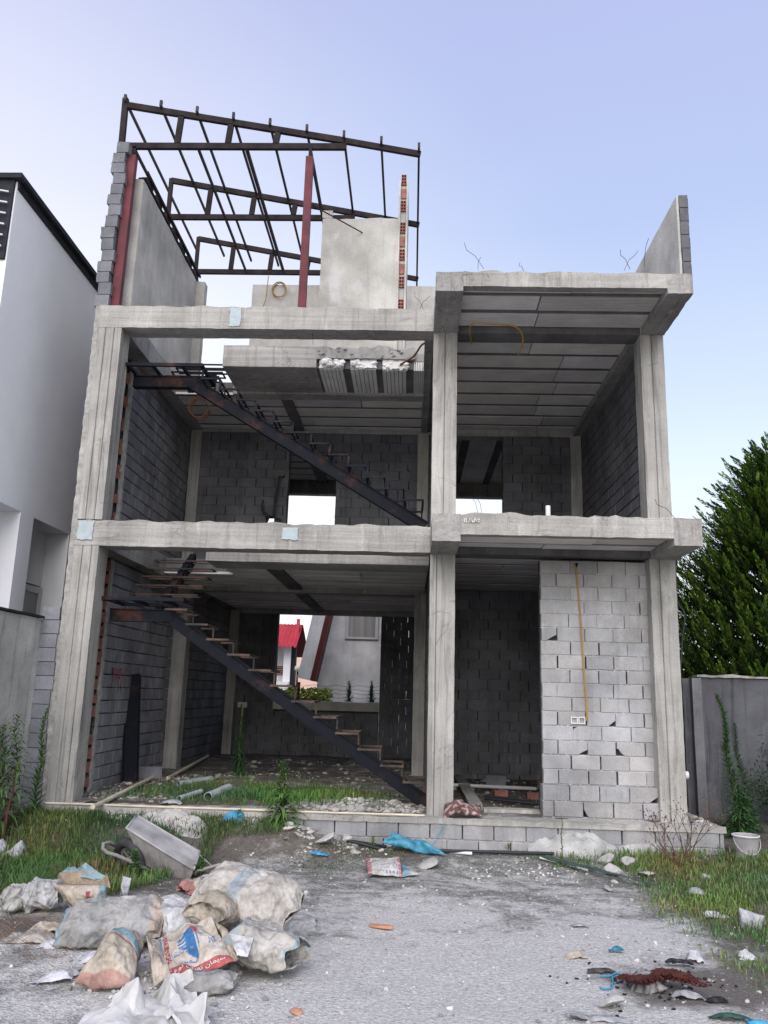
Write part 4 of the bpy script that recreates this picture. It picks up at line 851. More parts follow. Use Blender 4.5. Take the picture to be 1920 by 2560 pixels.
# long steel section leaning inside against the left wall
a = fi(325, 1955); t_ = aY(330, 1685, a.y+.15); mb = MB(); mb.bar((a.x, a.y, a.z-.03), (t_.x, a.y+.2, t_.z), .22, .02, up=(0, 1, 0)); mb.bar((a.x-.11, a.y, a.z-.03), (t_.x-.11, a.y+.2, t_.z), .02, .12); mb.bar((a.x+.11, a.y, a.z-.03), (t_.x+.11, a.y+.2, t_.z), .02, .12)
solo(mb, 'steel_section', 'steel', 'dark steel channel leaning upright against the left block wall', 'steel section')
# ================================================================== stones and rubble
def scatter_rubble(name, label, pts, mat='rubble', kind='stuff'):
    mb = MB()
    for k, (x, y, z, s) in enumerate(pts): g = random.uniform(.5, 1.25); rock_mb(mb, (x, y, z+s*.2), s, k*3+1, 1 if s < .03 else 2, .55, (g, g*.985, g*.95))
    o = mb.build(name, mat); return tag(o, kind='stuff') if kind else o
pts = []
for k in range(1500):
    u = random.gauss(770, 80); v = 2108+(u-770)*.10+random.gauss(0, 20); p = gp(u, v); s = min(.10, random.expovariate(1/.014)+.007)
    if -.95 < p.y < -.3: pts.append((p.x, p.y, p.z, s))
scatter_rubble('rubble', '', pts)
pts = []
for k in range(1500):
    x = random.gauss(4.2, .6); y = random.uniform(.05, .75)
    if 3.0 < x < 5.0: pts.append((x, y, fh(x, y), min(.08, random.expovariate(1/.013)+.006)))
for k in range(800): x = random.uniform(.15, 1.6)**1.0; y = random.uniform(.3, 3.4); pts.append((x, y, fh(x, y), min(.06, random.expovariate(1/.011)+.006)))
for k in range(420): x = random.uniform(1.5, 5.0); y = random.uniform(1.8, 7.5); pts.append((x, y, fh(x, y), min(.10, random.expovariate(1/.014)+.008)))
for k in range(200): x = random.uniform(5.45, 7.9); y = random.uniform(.1, 4.4); pts.append((x, y, fh(x, y), min(.07, random.expovariate(1/.015)+.01)))
for k in range(90): x = random.uniform(8.0, 8.7); y = random.uniform(-.2, .8); pts.append((x, y, .45, min(.06, random.expovariate(1/.015)+.01)))
scatter_rubble('indoor_rubble', '', pts)
pts = []
for k in range(4200):
    x = random.uniform(.8, 8.6); y = random.uniform(-6.6, -.4); pts.append((x, y, gh(x, y)-.002, min(.035, random.expovariate(1/.0050)+.003)))
for k in range(300): p = gp(random.gauss(430, 130), random.gauss(2440, 50)); pts.append((p.x, p.y, p.z, random.uniform(.006, .03)))
for k in range(130): p = gp(random.gauss(1300, 75), random.gauss(2180, 14)); pts.append((p.x, p.y, p.z, random.uniform(.006, .03)))
for k in range(300): p = gp(random.gauss(250, 130), random.gauss(2072, 14)); pts.append((p.x, p.y, p.z, random.uniform(.01, .05)))
mb = MB()
for k, (x, y, z, s) in enumerate(pts): g = random.choice((.6, .9, 1.1, 1.5)); rock_mb(mb, (x, y, z+s*.3), s, k+11, 1, .7, (g, g, g))
tag(mb.build('loose_stones', 'rubble'), kind='stuff')
def stone(u, v, s, label, mat='rubble', tint=1.0, dz=0, seed=None, fl=.65, fn=None):
    p = gp(u, v, 0, fn); mb = MB(); rock_mb(mb, (p.x, p.y, p.z+s*.35+dz), s, seed or int(u+v), 3, fl, tint); return solo(mb, 'stone', mat, label, 'stone')
stone(1513, 2158, .12, 'grey boulder at the foot of the lime heap, leftmost of three', tint=.95)
stone(1569, 2168, .13, 'light grey boulder, rightmost of three beside the lime heap', tint=1.1)
stone(1534, 2186, .11, 'smooth grey boulder lying in front of the other two', tint=1.15)
stone(1518, 2226, .075, 'flat brown grey stone at the edge of the grass', fl=.35, tint=.8)
stone(1537, 2208, .045, 'small round white stone above the flat stone', 'lime')
stone(1617, 2190, .09, 'flat pale stone lying in the grass right of the boulders', fl=.3, tint=.9)
stone(1527, 2520, .11, 'flat buried stone near the bottom edge in front of the charred rubbish', fl=.25, tint=1.2)
stone(350, 2075, .10, 'grey jagged stone standing behind the wheelbarrow', fl=1.1, tint=.9)
stone(1068, 2167, .12, 'flat grey stone behind the printed cement bag', fl=.3, tint=.9)
stone(865, 2118, .10, 'large angular slab on the rubble pile', fl=.5, tint=1.1)
stone(812, 2105, .13, 'largest pale slab lying on the rubble pile', fl=.35, tint=1.25)
# slab of broken plaster left of the weed, lime heap by the plinth
def mound(name, cx, cy, rx, ry, h, mat, label, cat, seed, base=None, n=40, rough=.3, rot=0):
    mb = MB(); vs = []; fs = []; b0 = base if base is not None else gh(cx, cy)
    for j in range(n+1):
        for i in range(n+1):
            a = (i/n-.5)*2; c_ = (j/n-.5)*2; r_ = math.hypot(a, c_); x = cx+(a*rx*math.cos(rot)-c_*ry*math.sin(rot)); y = cy+(a*rx*math.sin(rot)+c_*ry*math.cos(rot))
            k = max(0, 1-r_*r_*(1+.5*nz((a, c_, seed), 1.6))); z = h*k**.7*(1+rough*nz((a*2, c_*2, seed), 1.8)+rough*.6*nz((a*6, c_*6, seed), 1.5))
            vs.append((x, y, (gh(x, y) if base is None else b0)-.03+z))
    fs = [(j*(n+1)+i, j*(n+1)+i+1, (j+1)*(n+1)+i+1, (j+1)*(n+1)+i) for j in range(n) for i in range(n)]
    vs2 = [(v[0], v[1], min(v[2], b0)-.06) for v in vs]; N2 = (n+1)**2
    mb.add(vs, fs); mb.add([vs[0], vs[n], vs[-1], vs[-1-n]], [(3, 2, 1, 0)]); return solo(mb, name, mat, label, cat, None, False)
p = gp(505, 2075); mound('plaster_slab', p.x-.05, p.y-.12, .52, .20, .17, 'lime', 'long pale lump of broken plaster lying behind the wheelbarrow', 'rubble', 3, rough=.28, rot=-.35)
p = gp(1440, 2135); mound('lime_heap', p.x, p.y+.1, .60, .34, .30, 'lime_heap', 'whitish heap of lime and mortar against the plinth', 'heap', 5, rough=.22)
p = gp(1560, 2120); mound('lime_heap', p.x+.1, p.y+.15, .55, .2, .2, 'lime_heap', 'low grassy tail of the lime heap to its right', 'heap', 9, rough=.22)
# ================================================================== bricks and things inside
def brick(u, v, rot, label, fn=fh, s=(.22, .10, .10), dz=0.):
    p = gp(u, v, dz, fn); mb = MB(); L_, w, h = s; rbox(-L_/2, L_/2, -w/2, w/2, 0, h, .003, .05, mb=mb); th = thing('hollow_brick', p, label, 'brick', None); o = mb.build('body', 'brick'); o.parent = th; th.rotation_euler.z = rot
    mb = MB()
    for a in range(2):
        for q_ in range(2): mb.box(-L_/2-.002, -L_/2+.01, -w*.32+a*w*.36, -w*.05+a*w*.36, h*.14+q_*h*.4, h*.42+q_*h*.4)  # solid boxes, cell shade painted on the brick end
    o = mb.build('cell_shade', 'brick_in'); o.parent = th; return th
brick(1250, 1992, .35, 'red hollow brick lying in the middle of the right room')
brick(1335, 1998, .05, 'red hollow brick lying against the block wall panel'); brick(1350, 1968, 1.4, 'red hollow brick deeper in the right room, lower of two stacked'); brick(1352, 1966, 1.5, 'red hollow brick stacked on another beside the panel', dz=.105)
brick(655, 1868, .4, 'red brick standing on the rubble deep in the left hall', s=(.22, .1, .2)); brick(720, 1878, .2, 'dark red brick lying deep in the left hall'); brick(345, 1935, .5, 'red brick at the foot of the leaning steel channel')
p = fi(1240, 1966); mb = MB(); rbox(-.17, .17, -.1, .1, 0, .19, .006, .05, mb=mb, c=1.7); o = mb.build('concrete_block', 'block'); o.location = p; o.rotation_euler.z = -.1; tag(o, 'loose grey block standing in the right room behind the bricks', 'block')
p = fi(372, 1945); mb = MB(); rbox(-.2, .2, -.1, .1, 0, .19, .008, .05, mb=mb, c=1.7); o = mb.build('concrete_block', 'block'); o.location = p; o.rotation_euler.z = .35; tag(o, 'loose grey block below the intermediate column', 'block')
a = fi(1212, 1996, .05); b_ = fi(1350, 2010, .05); pipe('black_pipe', a, b_, .022, 'black_hose', 'black pipe lying across the right room floor', 'pipe', False); pipe('black_pipe', a+Vector((0, .12, .02)), b_+Vector((-.1, .2, .02)), .018, 'black_hose', 'thinner black pipe just behind the other one in the right room', 'pipe', False)
a = fi(1130, 1962, .05); b_ = fi(1340, 1972, .05); pipe('white_pipe', a, b_, .03, 'white_pvc', 'white pipe lying at the back of the right room', 'pipe', False)
p = fi(925, 2048, .2)
p = fi(597, 1890); mb = MB(); mb.bar((p.x, p.y, p.z), (p.x+.02, p.y, p.z+1.1), .03, .03); mb.box(p.x-.09, p.x+.11, p.y-.06, p.y+.06, p.z+1.1, p.z+1.22); solo(mb, 'meter_post', 'cream', 'thin post with a small pale box on top deep in the left hall', 'post')
# ================================================================== patches: paper, bags, sheets
def patch(name, P4, nu, nv, colf, label, cat, mat='paint', bulge=0., wr=.02, seed=1, thick=.003, fold=.03, nf=5, group=None, edge=.0, normal=None, parent=None, curl=0.):
    fold *= 1.35
    """crumpled sheet spanned by four world corners (s right, t up), colour painted per vertex by colf(s,t)"""
    A, Bq, C_, Dq = [Vector(p) for p in P4]; nrm = ((Bq-A).cross(Dq-A)).normalized() if normal is None else Vector(normal); r = random.Random(seed)
    fd = [(math.cos(q_), math.sin(q_), r.uniform(1.2, 4.5), r.uniform(0, 6)) for q_ in [r.uniform(0, 3.14) for _ in range(nf)]]
    W_ = (Bq-A).length; Hh = (Dq-A).length; mb = MB(); vs = []; cs = []
    for j in range(nv+1):
        for i in range(nu+1):
            s = i/nu; t_ = j/nv; ee = edge*nz((s*6, t_*6, seed), 1.3) if (i in (0, nu) or j in (0, nv)) else 0
            p = A*(1-s)*(1-t_)+Bq*s*(1-t_)+C_*s*t_+Dq*(1-s)*t_
            q_ = (s*W_*2+.12*nz((s*3, t_*3, seed), 1), t_*Hh*2+.12*nz((s*3, t_*3, seed+5), 1)); h = 0
            for (cx, cy, fr, ph) in fd: x = (q_[0]*cx+q_[1]*cy)*fr+ph; h += abs((x/2) % 1-.5)*2-.5
            h = h*fold/max(1, nf)**.5+wr*nz((s*W_*3, t_*Hh*3, seed), 1.5)+wr*.5*nz((s*W_*9, t_*Hh*9, seed), 1.5)+bulge*(math.sin(math.pi*s)*math.sin(math.pi*t_))**.6+curl*(2*s-1)**2
            vs.append(p+nrm*h+(Bq-A).normalized()*ee+(Dq-A).normalized()*ee*.7); c_ = colf(s, t_); mb.c.append(tuple(c_)) if False else cs.append(tuple(c_))
    mb.v = [tuple(v) for v in vs]; mb.c = cs; mb.f = [(j*(nu+1)+i, j*(nu+1)+i+1, (j+1)*(nu+1)+i+1, (j+1)*(nu+1)+i) for j in range(nv) for i in range(nu)]
    surf = list(vs)
    if parent is not None: o = mb.build(name, mat, parent, True)
    else: o = solo(mb, name, mat, label, cat, group, True)
    if mat == 'plastic' or cat == 'paper': o.data.polygons.foreach_set('use_smooth', [False]*len(o.data.polygons))
    md = o.modifiers.new('thickness', 'SOLIDIFY'); md.thickness = thick; md.offset = -1
    def at(s, t_, up_=.004):
        s = min(.999, max(0, s)); t_ = min(.999, max(0, t_)); fi_ = s*nu; fj = t_*nv; i = int(fi_); j = int(fj); a_ = fi_-i; b2 = fj-j; g_ = lambda I, J: surf[J*(nu+1)+I]
        return (g_(i, j)*(1-a_)*(1-b2)+g_(i+1, j)*a_*(1-b2)+g_(i+1, j+1)*a_*b2+g_(i, j+1)*(1-a_)*b2)+nrm*up_
    return o, at
PAP = (.52, .44, .35); PAPL = (.60, .53, .44); LB = (.22, .36, .42); RD = (.40, .10, .10); BLU = (.06, .19, .42); GR = (.36, .35, .33); WH = (.66, .65, .63); TAN = (.45, .36, .26)
def mixc(a, b_, f): return tuple(a[i]*(1-f)+b_[i]*f for i in range(3))
def sack(name, label, c, L_, W_, H_, rz, ry=0., rx=0., seed=1, colf=None, mouth=False, wr=.02, group=None, mat='paint', pinch=.10, nu=96, nv=80, cat='sack', sag=0.):
    r = random.Random(seed); vs = []; fs = []; cs = []
    fd = [(r.uniform(0, 6.28), r.uniform(2, 7), r.uniform(-3, 3)) for _ in range(6)]
    for i in range(nu+1):
        s = i/nu; e0 = min(1, s/.22); e1 = min(1, (1-s)/.22) if not mouth else 1
        hp = max(pinch, math.sin(e0*math.pi/2)**.7)*max(pinch, math.sin(e1*math.pi/2)**.7); wp = .90+.10*math.sin(math.pi*s)
        for j in range(nv):
            a = 2*math.pi*j/nv; ca, sa = math.cos(a), math.sin(a); cx = math.copysign(abs(ca)**.75, ca); sz = math.copysign(abs(sa)**.85, sa)
            if mouth and s > .55: hp = 1-.45*((s-.55)/.45)**1.5
            x = (s-.5)*L_+(.10*nz((math.cos(a)*1.5, math.sin(a)*1.5, 0), 1.3, seed)*max(0, (s-.7)/.3) if mouth else 0); y = cx*W_/2*wp; z = sz*H_/2*hp
            if z < 0: z *= .75
            w = 0
            for ph, fr, tw in fd: xx = (a*fr*.5+tw*s*3+ph)/3.14; w += (abs(xx % 1-.5)*2-.5)
            k = wr*(w*.30*(1+1.2*(1-min(e0, e1)))+.9*nz((x*4, y*4, z*4), 1.6, seed)+.5*nz((x*11, y*11, z*11), 1.4, seed))
            x += .03*nz((y*4, z*4, s), 2, seed); nrm = Vector((0, ca, sa)); z += sag*math.sin(math.pi*s)
            q6 = (x*5.5, y*5.5, z*5.5); rg = (.55-abs(nz(q6, 1.0, seed+2))*2.6); rg2 = (.5-abs(nz(q6, 2.3, seed+4))*2.4); k += wr*(.9*max(-.3, rg)+.45*max(-.3, rg2))
            vs.append((x, y+nrm.y*k, z+nrm.z*k)); cs.append(colf(s, j/nv, sa) if colf else PAPL)
    for i in range(nu):
        for j in range(nv): fs.append((i*nv+j, i*nv+(j+1) % nv, (i+1)*nv+(j+1) % nv, (i+1)*nv+j))
    fs.append(tuple(range(nv)))
    if not mouth: fs.append(tuple(nu*nv+j for j in range(nv-1, -1, -1)))
    me = bpy.data.meshes.new(name); me.from_pydata(vs, [], fs); me.update(); ca_ = me.color_attributes.new('tint', 'FLOAT_COLOR', 'POINT'); ca_.data.foreach_set('color', np.array([(*q_, 1) for q_ in cs], dtype=np.float32).ravel())
    o = link(name, me, mat, None, True); o.location = c; o.rotation_euler = (rx, ry, rz); tag(o, label, cat, group)
    if mouth: o.modifiers.new('thickness', 'SOLIDIFY').thickness = .006
    return o
def cg(a, b_, f=.5, sc=5): return lambda s, t_, sa=0: mixc(a, b_, min(1, max(0, .5+1.1*nz((s*sc, t_*sc, f), 1))))
def colA(s, j, sa):
    c_ = mixc((.36, .36, .35), (.46, .44, .41), min(1, max(0, .5+nz((s*4, j*4, 1), 1.4)))); 
    return mixc(c_, (.46, .37, .30), .9) if s > .88 else (mixc(c_, LB, .7) if s < .05 else c_)
def sgp(u, v, dz): return gp(u, v)+Vector((0, 0, dz))
p = sgp(278, 2356, .14); sack('cement_sack', 'large grey cement sack with tan end lying across the left of the sack pile', p, .80, .44, .24, .10, ry=-.08, rx=.40, seed=3, colf=colA, wr=.022)
def colC(s, j, sa):
    c_ = mixc((.50, .46, .41), (.60, .56, .50), min(1, max(0, .5+nz((s*5, j*6, 4), 1.4))))
    if .42 < s < .56 and .08 < j < .42: c_ = mixc(c_, (.30, .40, .47), .75*min(1, max(0, .75+1.6*nz((s*30, j*9, 2), 1))))
    return c_
p = sgp(612, 2352, .30); sack('cement_sack', 'biggest pale full cement sack with a washed out blue print, top of the pile', p, .88, .52, .40, -.38, ry=.10, rx=.45, seed=5, colf=colC, wr=.02)
p = sgp(505, 2300, .26); sack('cement_sack', 'flat folded paper sack with red print end behind the rolled sack', p, .42, .26, .14, .7, seed=15, colf=lambda s, j, sa: mixc(PAPL, RD, .7) if s < .16 else cg(PAPL, GR)(s, j), wr=.028)
def colE(s, j, sa): return mixc(LB, (.32, .42, .44), .5+nz((s*5, j*5, 3), 1)*.5) if .52 < s < .80 else mixc((.44, .38, .30), (.50, .44, .36), .5+nz((s*5, j*5, 3), 1))
p = sgp(538, 2368, .25); sack('cement_sack', 'rolled tan sack with a light blue band between the printed bag and the biggest sack', p, .38, .38, .28, 1.25, ry=.15, seed=8, colf=colE, wr=.02, pinch=.45)
def colD(s, j, sa): 
    c_ = mixc((.47, .45, .41), (.57, .54, .49), min(1, max(0, .5+nz((s*5, j*5, 7), 1.4))))
    return mixc(c_, LB, .55) if (s > .955 and sa > .2) else (mixc(c_, (.30, .38, .42), .6) if s < .22 else c_)
p = sgp(655, 2436, .17); sack('cement_sack', 'slumped open cement sack with its mouth facing right at the front of the pile', p, .54, .42, .31, -.25, ry=.12, seed=12, colf=colD, mouth=True, wr=.026)
p = sgp(424, 2352, .15); sack('cement_sack', 'whitish lime dusted sack in the middle of the pile', p, .46, .34, .28, -.75, ry=.1, rx=.2, seed=21, colf=cg((.48, .48, .47), (.66, .66, .66)), wr=.02)
p = sgp(524, 2482, .06); sack('cement_sack', 'hardened grey sack lying under the printed paper bag', p, .33, .22, .14, .12, seed=25, colf=cg((.30, .295, .28), (.40, .39, .37)), wr=.014, pinch=.4)
p = sgp(104, 2278, .12); sack('cement_sack', 'pale grey hardened sack half hidden in grass at the left', p, .31, .28, .24, .1, seed=31, colf=cg((.46, .45, .45), (.58, .57, .57)), wr=.03, pinch=.4)
p = sgp(35, 2280, .1); sack('cement_sack', 'small dusty lump of a sack at the left edge among tall grass', p, .24, .22, .2, .6, seed=33, colf=cg((.40, .39, .36), (.5, .49, .46)), wr=.03, pinch=.4)
# hero printed bag
def P(u, v, y): return aY(u, v, y)
g = gp(480, 2462); yb = g.y-.06
def colH(s, t_):
    c_ = mixc((.58, .50, .41), (.66, .60, .53), min(1, max(0, .5+nz((s*5, t_*5, 2), 1.3))))
    if t_ < .15: return mixc(RD, (.50, .16, .15), .3)
    if s < .07 : return mixc(c_, (.16, .32, .44), .85)
    if .09 < s < .17 and t_ > .25: return RD if (.5+nz((s*50, t_*30, 1), 1)) > .35 else c_
    x = (s-.50)/.17; y = (t_-.50)/.23
    if x*x+y*y < 1+.35*math.sin(x*5+1) and not (x*.7+y < -.75):
        if x < -.45 and math.sin(t_*120) > .3: return c_
        if x > .5 and math.sin(s*150) > .2: return c_
        return BLU if nz((s*22, t_*22, 4), 1) < .42 else mixc(BLU, c_, .5)
    if (s-.60)**2/.006+(t_-.72)**2/.006 < 1: return (.50, .12, .14)
    return c_
HB, hat = patch('printed_paper_bag', [P(405, 2450, yb-.04), P(586, 2408, yb+.06), P(528, 2298, yb+.50), P(392, 2345, yb+.42)], 90, 70, colH, 'open cement bag with blue emblem and red bands of writing, front of the pile', 'bag', bulge=.05, wr=.03, fold=.035, nf=4, seed=4, thick=.006)
HBl = HB.location
patch('printed_paper_bag', [P(385, 2468, yb-.1), P(428, 2440, yb-.02), P(400, 2345, yb+.40), P(366, 2335, yb+.2)], 30, 40, cg(PAP, PAPL), 'plain crumpled side flap of paper left of the emblem bag', 'bag', bulge=.05, wr=.04, fold=.04, seed=14, thick=.006)
patch('printed_paper_bag', [P(586, 2408, yb+.05), P(598, 2400, yb+.1), P(560, 2320, yb+.46), P(530, 2298, yb+.50)], 20, 40, cg(TAN, PAP), 'torn tan back edge of the emblem bag', 'bag', bulge=.03, wr=.03, fold=.03, seed=16, thick=.006)
def text_on(at, txt, s0, t0, hgt, wid, mat, parent, mirror=False, name='print'):
    cu = bpy.data.curves.new(name, 'FONT'); cu.body = txt; cu.resolution_u = 2; o = bpy.data.objects.new(name, cu); COL.objects.link(o); bpy.context.view_layer.update()
    me = bpy.data.meshes.new_from_object(o.evaluated_get(bpy.context.evaluated_depsgraph_get())); bpy.data.objects.remove(o)
    if not len(me.vertices): return None
    xs = [v.co.x for v in me.vertices]; ys = [v.co.y for v in me.vertices]; x0, x1, y0, y1 = min(xs), max(xs), min(ys), max(ys); off = wloc(parent)
    for v in me.vertices:
        a_ = (v.co.x-x0)/(x1-x0); b2 = (v.co.y-y0)/(y1-y0); v.co = at(s0+a_*wid, t0+b2*hgt)-off
    me.name = name; return link(name, me, mat, parent)
AR = '\u06f2 \ufec9\ufeee\ufee7 \ufee5\ufe8d\ufead\ufeec\ufe97 \ufee5\ufe8e\ufee4\ufef4\ufeb3'
text_on(hat, AR, .10, .02, .10, .80, 'ink_white', HB)
text_on(hat, '\ufea9\ufeae\ufed7\ufeee\ufee7', .55, .83, .07, .16, 'ink_white', HB)
text_on(hat, '\ufee6\ufef4\ufee4\ufeb3', .30, .19, .10, .25, 'ink_blue', HB)
text_on(hat, '\ufe93\ufeae\ufe98\ufee8\ufee7\ufe8e\ufedb', .18, .38, .12, .20, 'ink_blue', HB)
text_on(hat, '\ufead\ufe8e\ufedb', .76, .40, .15, .14, 'ink_blue', HB)
def colW(s, t_, sa=0): return mixc(WH, (.72, .72, .74), .5+nz((s*3, t_*3, 1), 1))
patch('paper_scrap', [P(592, 2392, yb+.02), P(618, 2398, yb+.02), P(634, 2345, yb+.2), P(575, 2338, yb+.2)], 16, 20, colW, 'clean white folded paper leaning between the emblem bag and the open sack', 'paper', wr=.01, fold=.03, nf=2, seed=3)
# lower left paper bag, folded in two lobes
def colF(s, t_):
    c_ = mixc(PAP, PAPL, min(1, max(0, .5+nz((s*5, t_*5, 9), 1.3))))
    if .60 < t_ < .74: return mixc(c_, LB, .9)
    if t_ < .10: return mixc(c_, RD, .5)
    if abs(t_-.54) < .018 and s > .3: return mixc(c_, RD, .8)
    return c_
g = gp(270, 2478); y2 = g.y; patch('printed_paper_bag', [P(188, 2470, y2-.02), P(330, 2468, y2-.05), P(362, 2345, y2+.42), P(276, 2328, y2+.5)], 60, 60, colF, 'crumpled paper bag with a blue stripe at the lower left of the pile', 'bag', bulge=.16, wr=.05, fold=.06, nf=5, seed=9, thick=.006)
g = gp(250, 2400); patch('printed_paper_bag', [P(240, 2425, g.y), P(300, 2420, g.y), P(356, 2335, g.y+.35), P(290, 2322, g.y+.35)], 30, 30, colF, 'second fold of striped paper bag behind the lower left one', 'bag', bulge=.12, wr=.05, fold=.05, seed=19, thick=.006)
# open standing bag upper left
g = gp(205, 2290); y3 = g.y
def colB(s, t_): 
    c_ = mixc(PAPL, PAP, min(1, max(0, .5+nz((s*4, t_*4, 5), 1.3))))
    if s > .86: return mixc(c_, LB, .75)
    if t_ < .12: return mixc(c_, LB, .5)
    if .66 < s < .76 and .35 < t_ < .8: return mixc(c_, (.36, .05, .05), .9)
    if abs(t_-.2) < .05 and math.sin(s*40) > .6: return (.2, .28, .38)
    return c_
patch('open_paper_bag', [P(175, 2282, y3), P(262, 2290, y3-.02), P(275, 2212, y3+.05), P(134, 2210, y3+.05)], 50, 40, colB, 'open paper bag gaping upwards with red print and blue edge, left in the grass', 'bag', bulge=.10, wr=.04, fold=.05, nf=4, seed=6, thick=.005)
patch('open_paper_bag', [P(140, 2212, y3+.02), P(276, 2215, y3+.02), P(262, 2185, y3+.30), P(150, 2178, y3+.30)], 50, 24, cg(TAN, (.38, .29, .20)), 'tan inside of the gaping paper bag', 'bag', bulge=-.10, wr=.04, fold=.04, seed=7, thick=.004)
patch('open_paper_bag', [P(145, 2190, y3+.28), P(272, 2200, y3+.26), P(215, 2160, y3+.36), P(172, 2168, y3+.36)], 30, 16, cg(LB, (.36, .44, .46)), 'pale blue back rim of the gaping paper bag', 'bag', wr=.03, fold=.03, seed=8, thick=.004)
# plastic sheet at the bottom
def sheet(u0, v0, u1, v1, u2, v2, u3, v3, h, label, col, seed, mat='plastic', wr=.02, fold=.05, nf=7, n=130, cat='plastic sheet', name='plastic_sheet', dz=.02):
    Q = [gp(u, v, dz) for u, v in ((u0, v0), (u1, v1), (u2, v2), (u3, v3))]; return patch(name, Q, n, int(n*.7), col, label, cat, mat, bulge=h, wr=wr, fold=fold, nf=nf, seed=seed, thick=.003, edge=.06, normal=(0, 0, 1))
PL = cg((.46, .45, .42), (.58, .57, .56))
sheet(95, 2640, 520, 2640, 520, 2520, 262, 2500, .07, 'large crumpled milky plastic sheet at the bottom left edge', PL, 2)
sheet(250, 2560, 515, 2600, 500, 2500, 300, 2490, .05, 'upper fold of milky plastic sheet below the printed bags', PL, 12, fold=.16, nf=7)
Q = [P(470, 2500, yb-.25), P(500, 2505, yb-.25), P(480, 2425, yb-.12), P(425, 2440, yb-.12)]; patch('plastic_sheet', Q, 20, 24, PL, 'peaked flap of milky plastic standing against the grey sack', 'plastic sheet', 'plastic', wr=.03, fold=.05, seed=5)
CRUM = dict(mat='paint', wr=.02, fold=.05, nf=5, n=26)
def scrap(u, v, w, d, h, label, col, seed, mat='paint', cat='paper', name='paper_scrap', fn=None, rot=0, dz=.01):
    p = gp(u, v, dz, fn); ca, sa = math.cos(rot), math.sin(rot); Q = [p+Vector((ca*x-sa*y, sa*x+ca*y, 0)) for x, y in ((-w/2, -d/2), (w/2, -d/2*.8), (w/2*.8, d/2), (-w/2*.9, d/2*.9))]
    return patch(name, Q, 22, 18, col, label, cat, mat, bulge=h*.6, wr=h*.35, fold=h*.5, nf=4, seed=seed, thick=.003, edge=.03, normal=(0, 0, 1))
CW_ = cg((.60, .60, .62), (.70, .70, .72)); CB = cg((.03, .22, .42), (.09, .38, .58)); CT = cg(PAP, PAPL); CGY = cg((.36, .36, .37), (.48, .48, .48))
scrap(145, 2440, .26, .28, .04, 'lone white sheet of paper at the lower left', CW_, 1); scrap(20, 2140, .4, .4, .2, 'white plastic bag at the left edge in the grass', CW_, 2, cat='plastic bag', name='plastic_bag')
g = gp(312, 2240); patch('paper_scrap', [P(297, 2240, g.y), P(318, 2238, g.y), P(330, 2196, g.y+.05), P(306, 2190, g.y+.05)], 16, 20, CW_, 'bright white crumpled wrapper standing in the grass right of the open bag', 'paper', bulge=.05, wr=.02, fold=.03, seed=4)
scrap(140, 2325, .45, .3, .12, 'crumpled tan paper beside the grey sack at the left', CT, 5); scrap(90, 2345, .5, .25, .05, 'dirty torn paper lying left of the sack pile', cg((.42, .38, .34), (.5, .47, .42)), 6); scrap(145, 2355, .25, .2, .08, 'white crumpled wrapper below the tan paper', CW_, 7); scrap(240, 2395, .3, .2, .05, 'white paper corner under the striped bag', CW_, 8)
scrap(735, 2310, .42, .42, .06, 'pale dusty plastic sheet behind the biggest sack', cg((.42, .41, .38), (.58, .57, .54)), 9, cat='plastic sheet', name='plastic_sheet'); scrap(585, 2420, .1, .18, .12, 'thin grey plastic strip beside the hardened sack', CGY, 10)
# printed bag lying in the middle
g = gp(965, 2195)
def colM(s, t_):
    c_ = mixc((.56, .55, .50), (.64, .62, .58), min(1, max(0, .5+nz((s*5, t_*5, 9), 1.3))))
    if s < .12 or s > .91: return mixc(c_, (.50, .16, .18), .85) if math.sin(t_*38) < .82 else c_
    for (a, b2, rr) in ((.24, .66, .05), (.27, .36, .05), (.80, .68, .05), (.82, .38, .05)):
        d = math.hypot(s-a, (t_-b2)*.6)
        if abs(d-rr) < .013: return (.35, .36, .42)
    if .38 < s < .66 and abs(t_-.84) < .05 and math.sin(s*95) > .1: return (.36, .37, .43)
    if .45 < s < .60 and abs(t_-.60) < .035 and math.sin(s*110) > 0: return (.5, .16, .2)
    if .42 < s < .68 and (abs(t_-.44) < .03 or abs(t_-.30) < .03) and math.sin(s*130) > -.4: return (.35, .36, .42)
    if s > .45 and abs(t_-.10) < .05 and math.sin(s*60) > 0: return (.25, .27, .36)
    return c_
patch('printed_paper_bag', [P(920, 2186, g.y), P(1006, 2192, g.y), P(998, 2142, g.y+.42), P(913, 2148, g.y+.42)], 60, 40, colM, 'flat cement bag with pink edge bands and faint print lying alone mid ground', 'bag', bulge=.05, wr=.015, fold=.02, nf=3, seed=2, thick=.008)
patch('printed_paper_bag', [P(1004, 2196, g.y+.02), P(1048, 2185, g.y+.10), P(1040, 2178, g.y+.2), P(1005, 2158, g.y+.3)], 20, 20, lambda s, t_: mixc(LB, PAPL, min(1, max(0, s*1.3-.3))), 'blue flap trailing from the flat pink edged bag', 'bag', bulge=.02, wr=.015, fold=.02, seed=3)
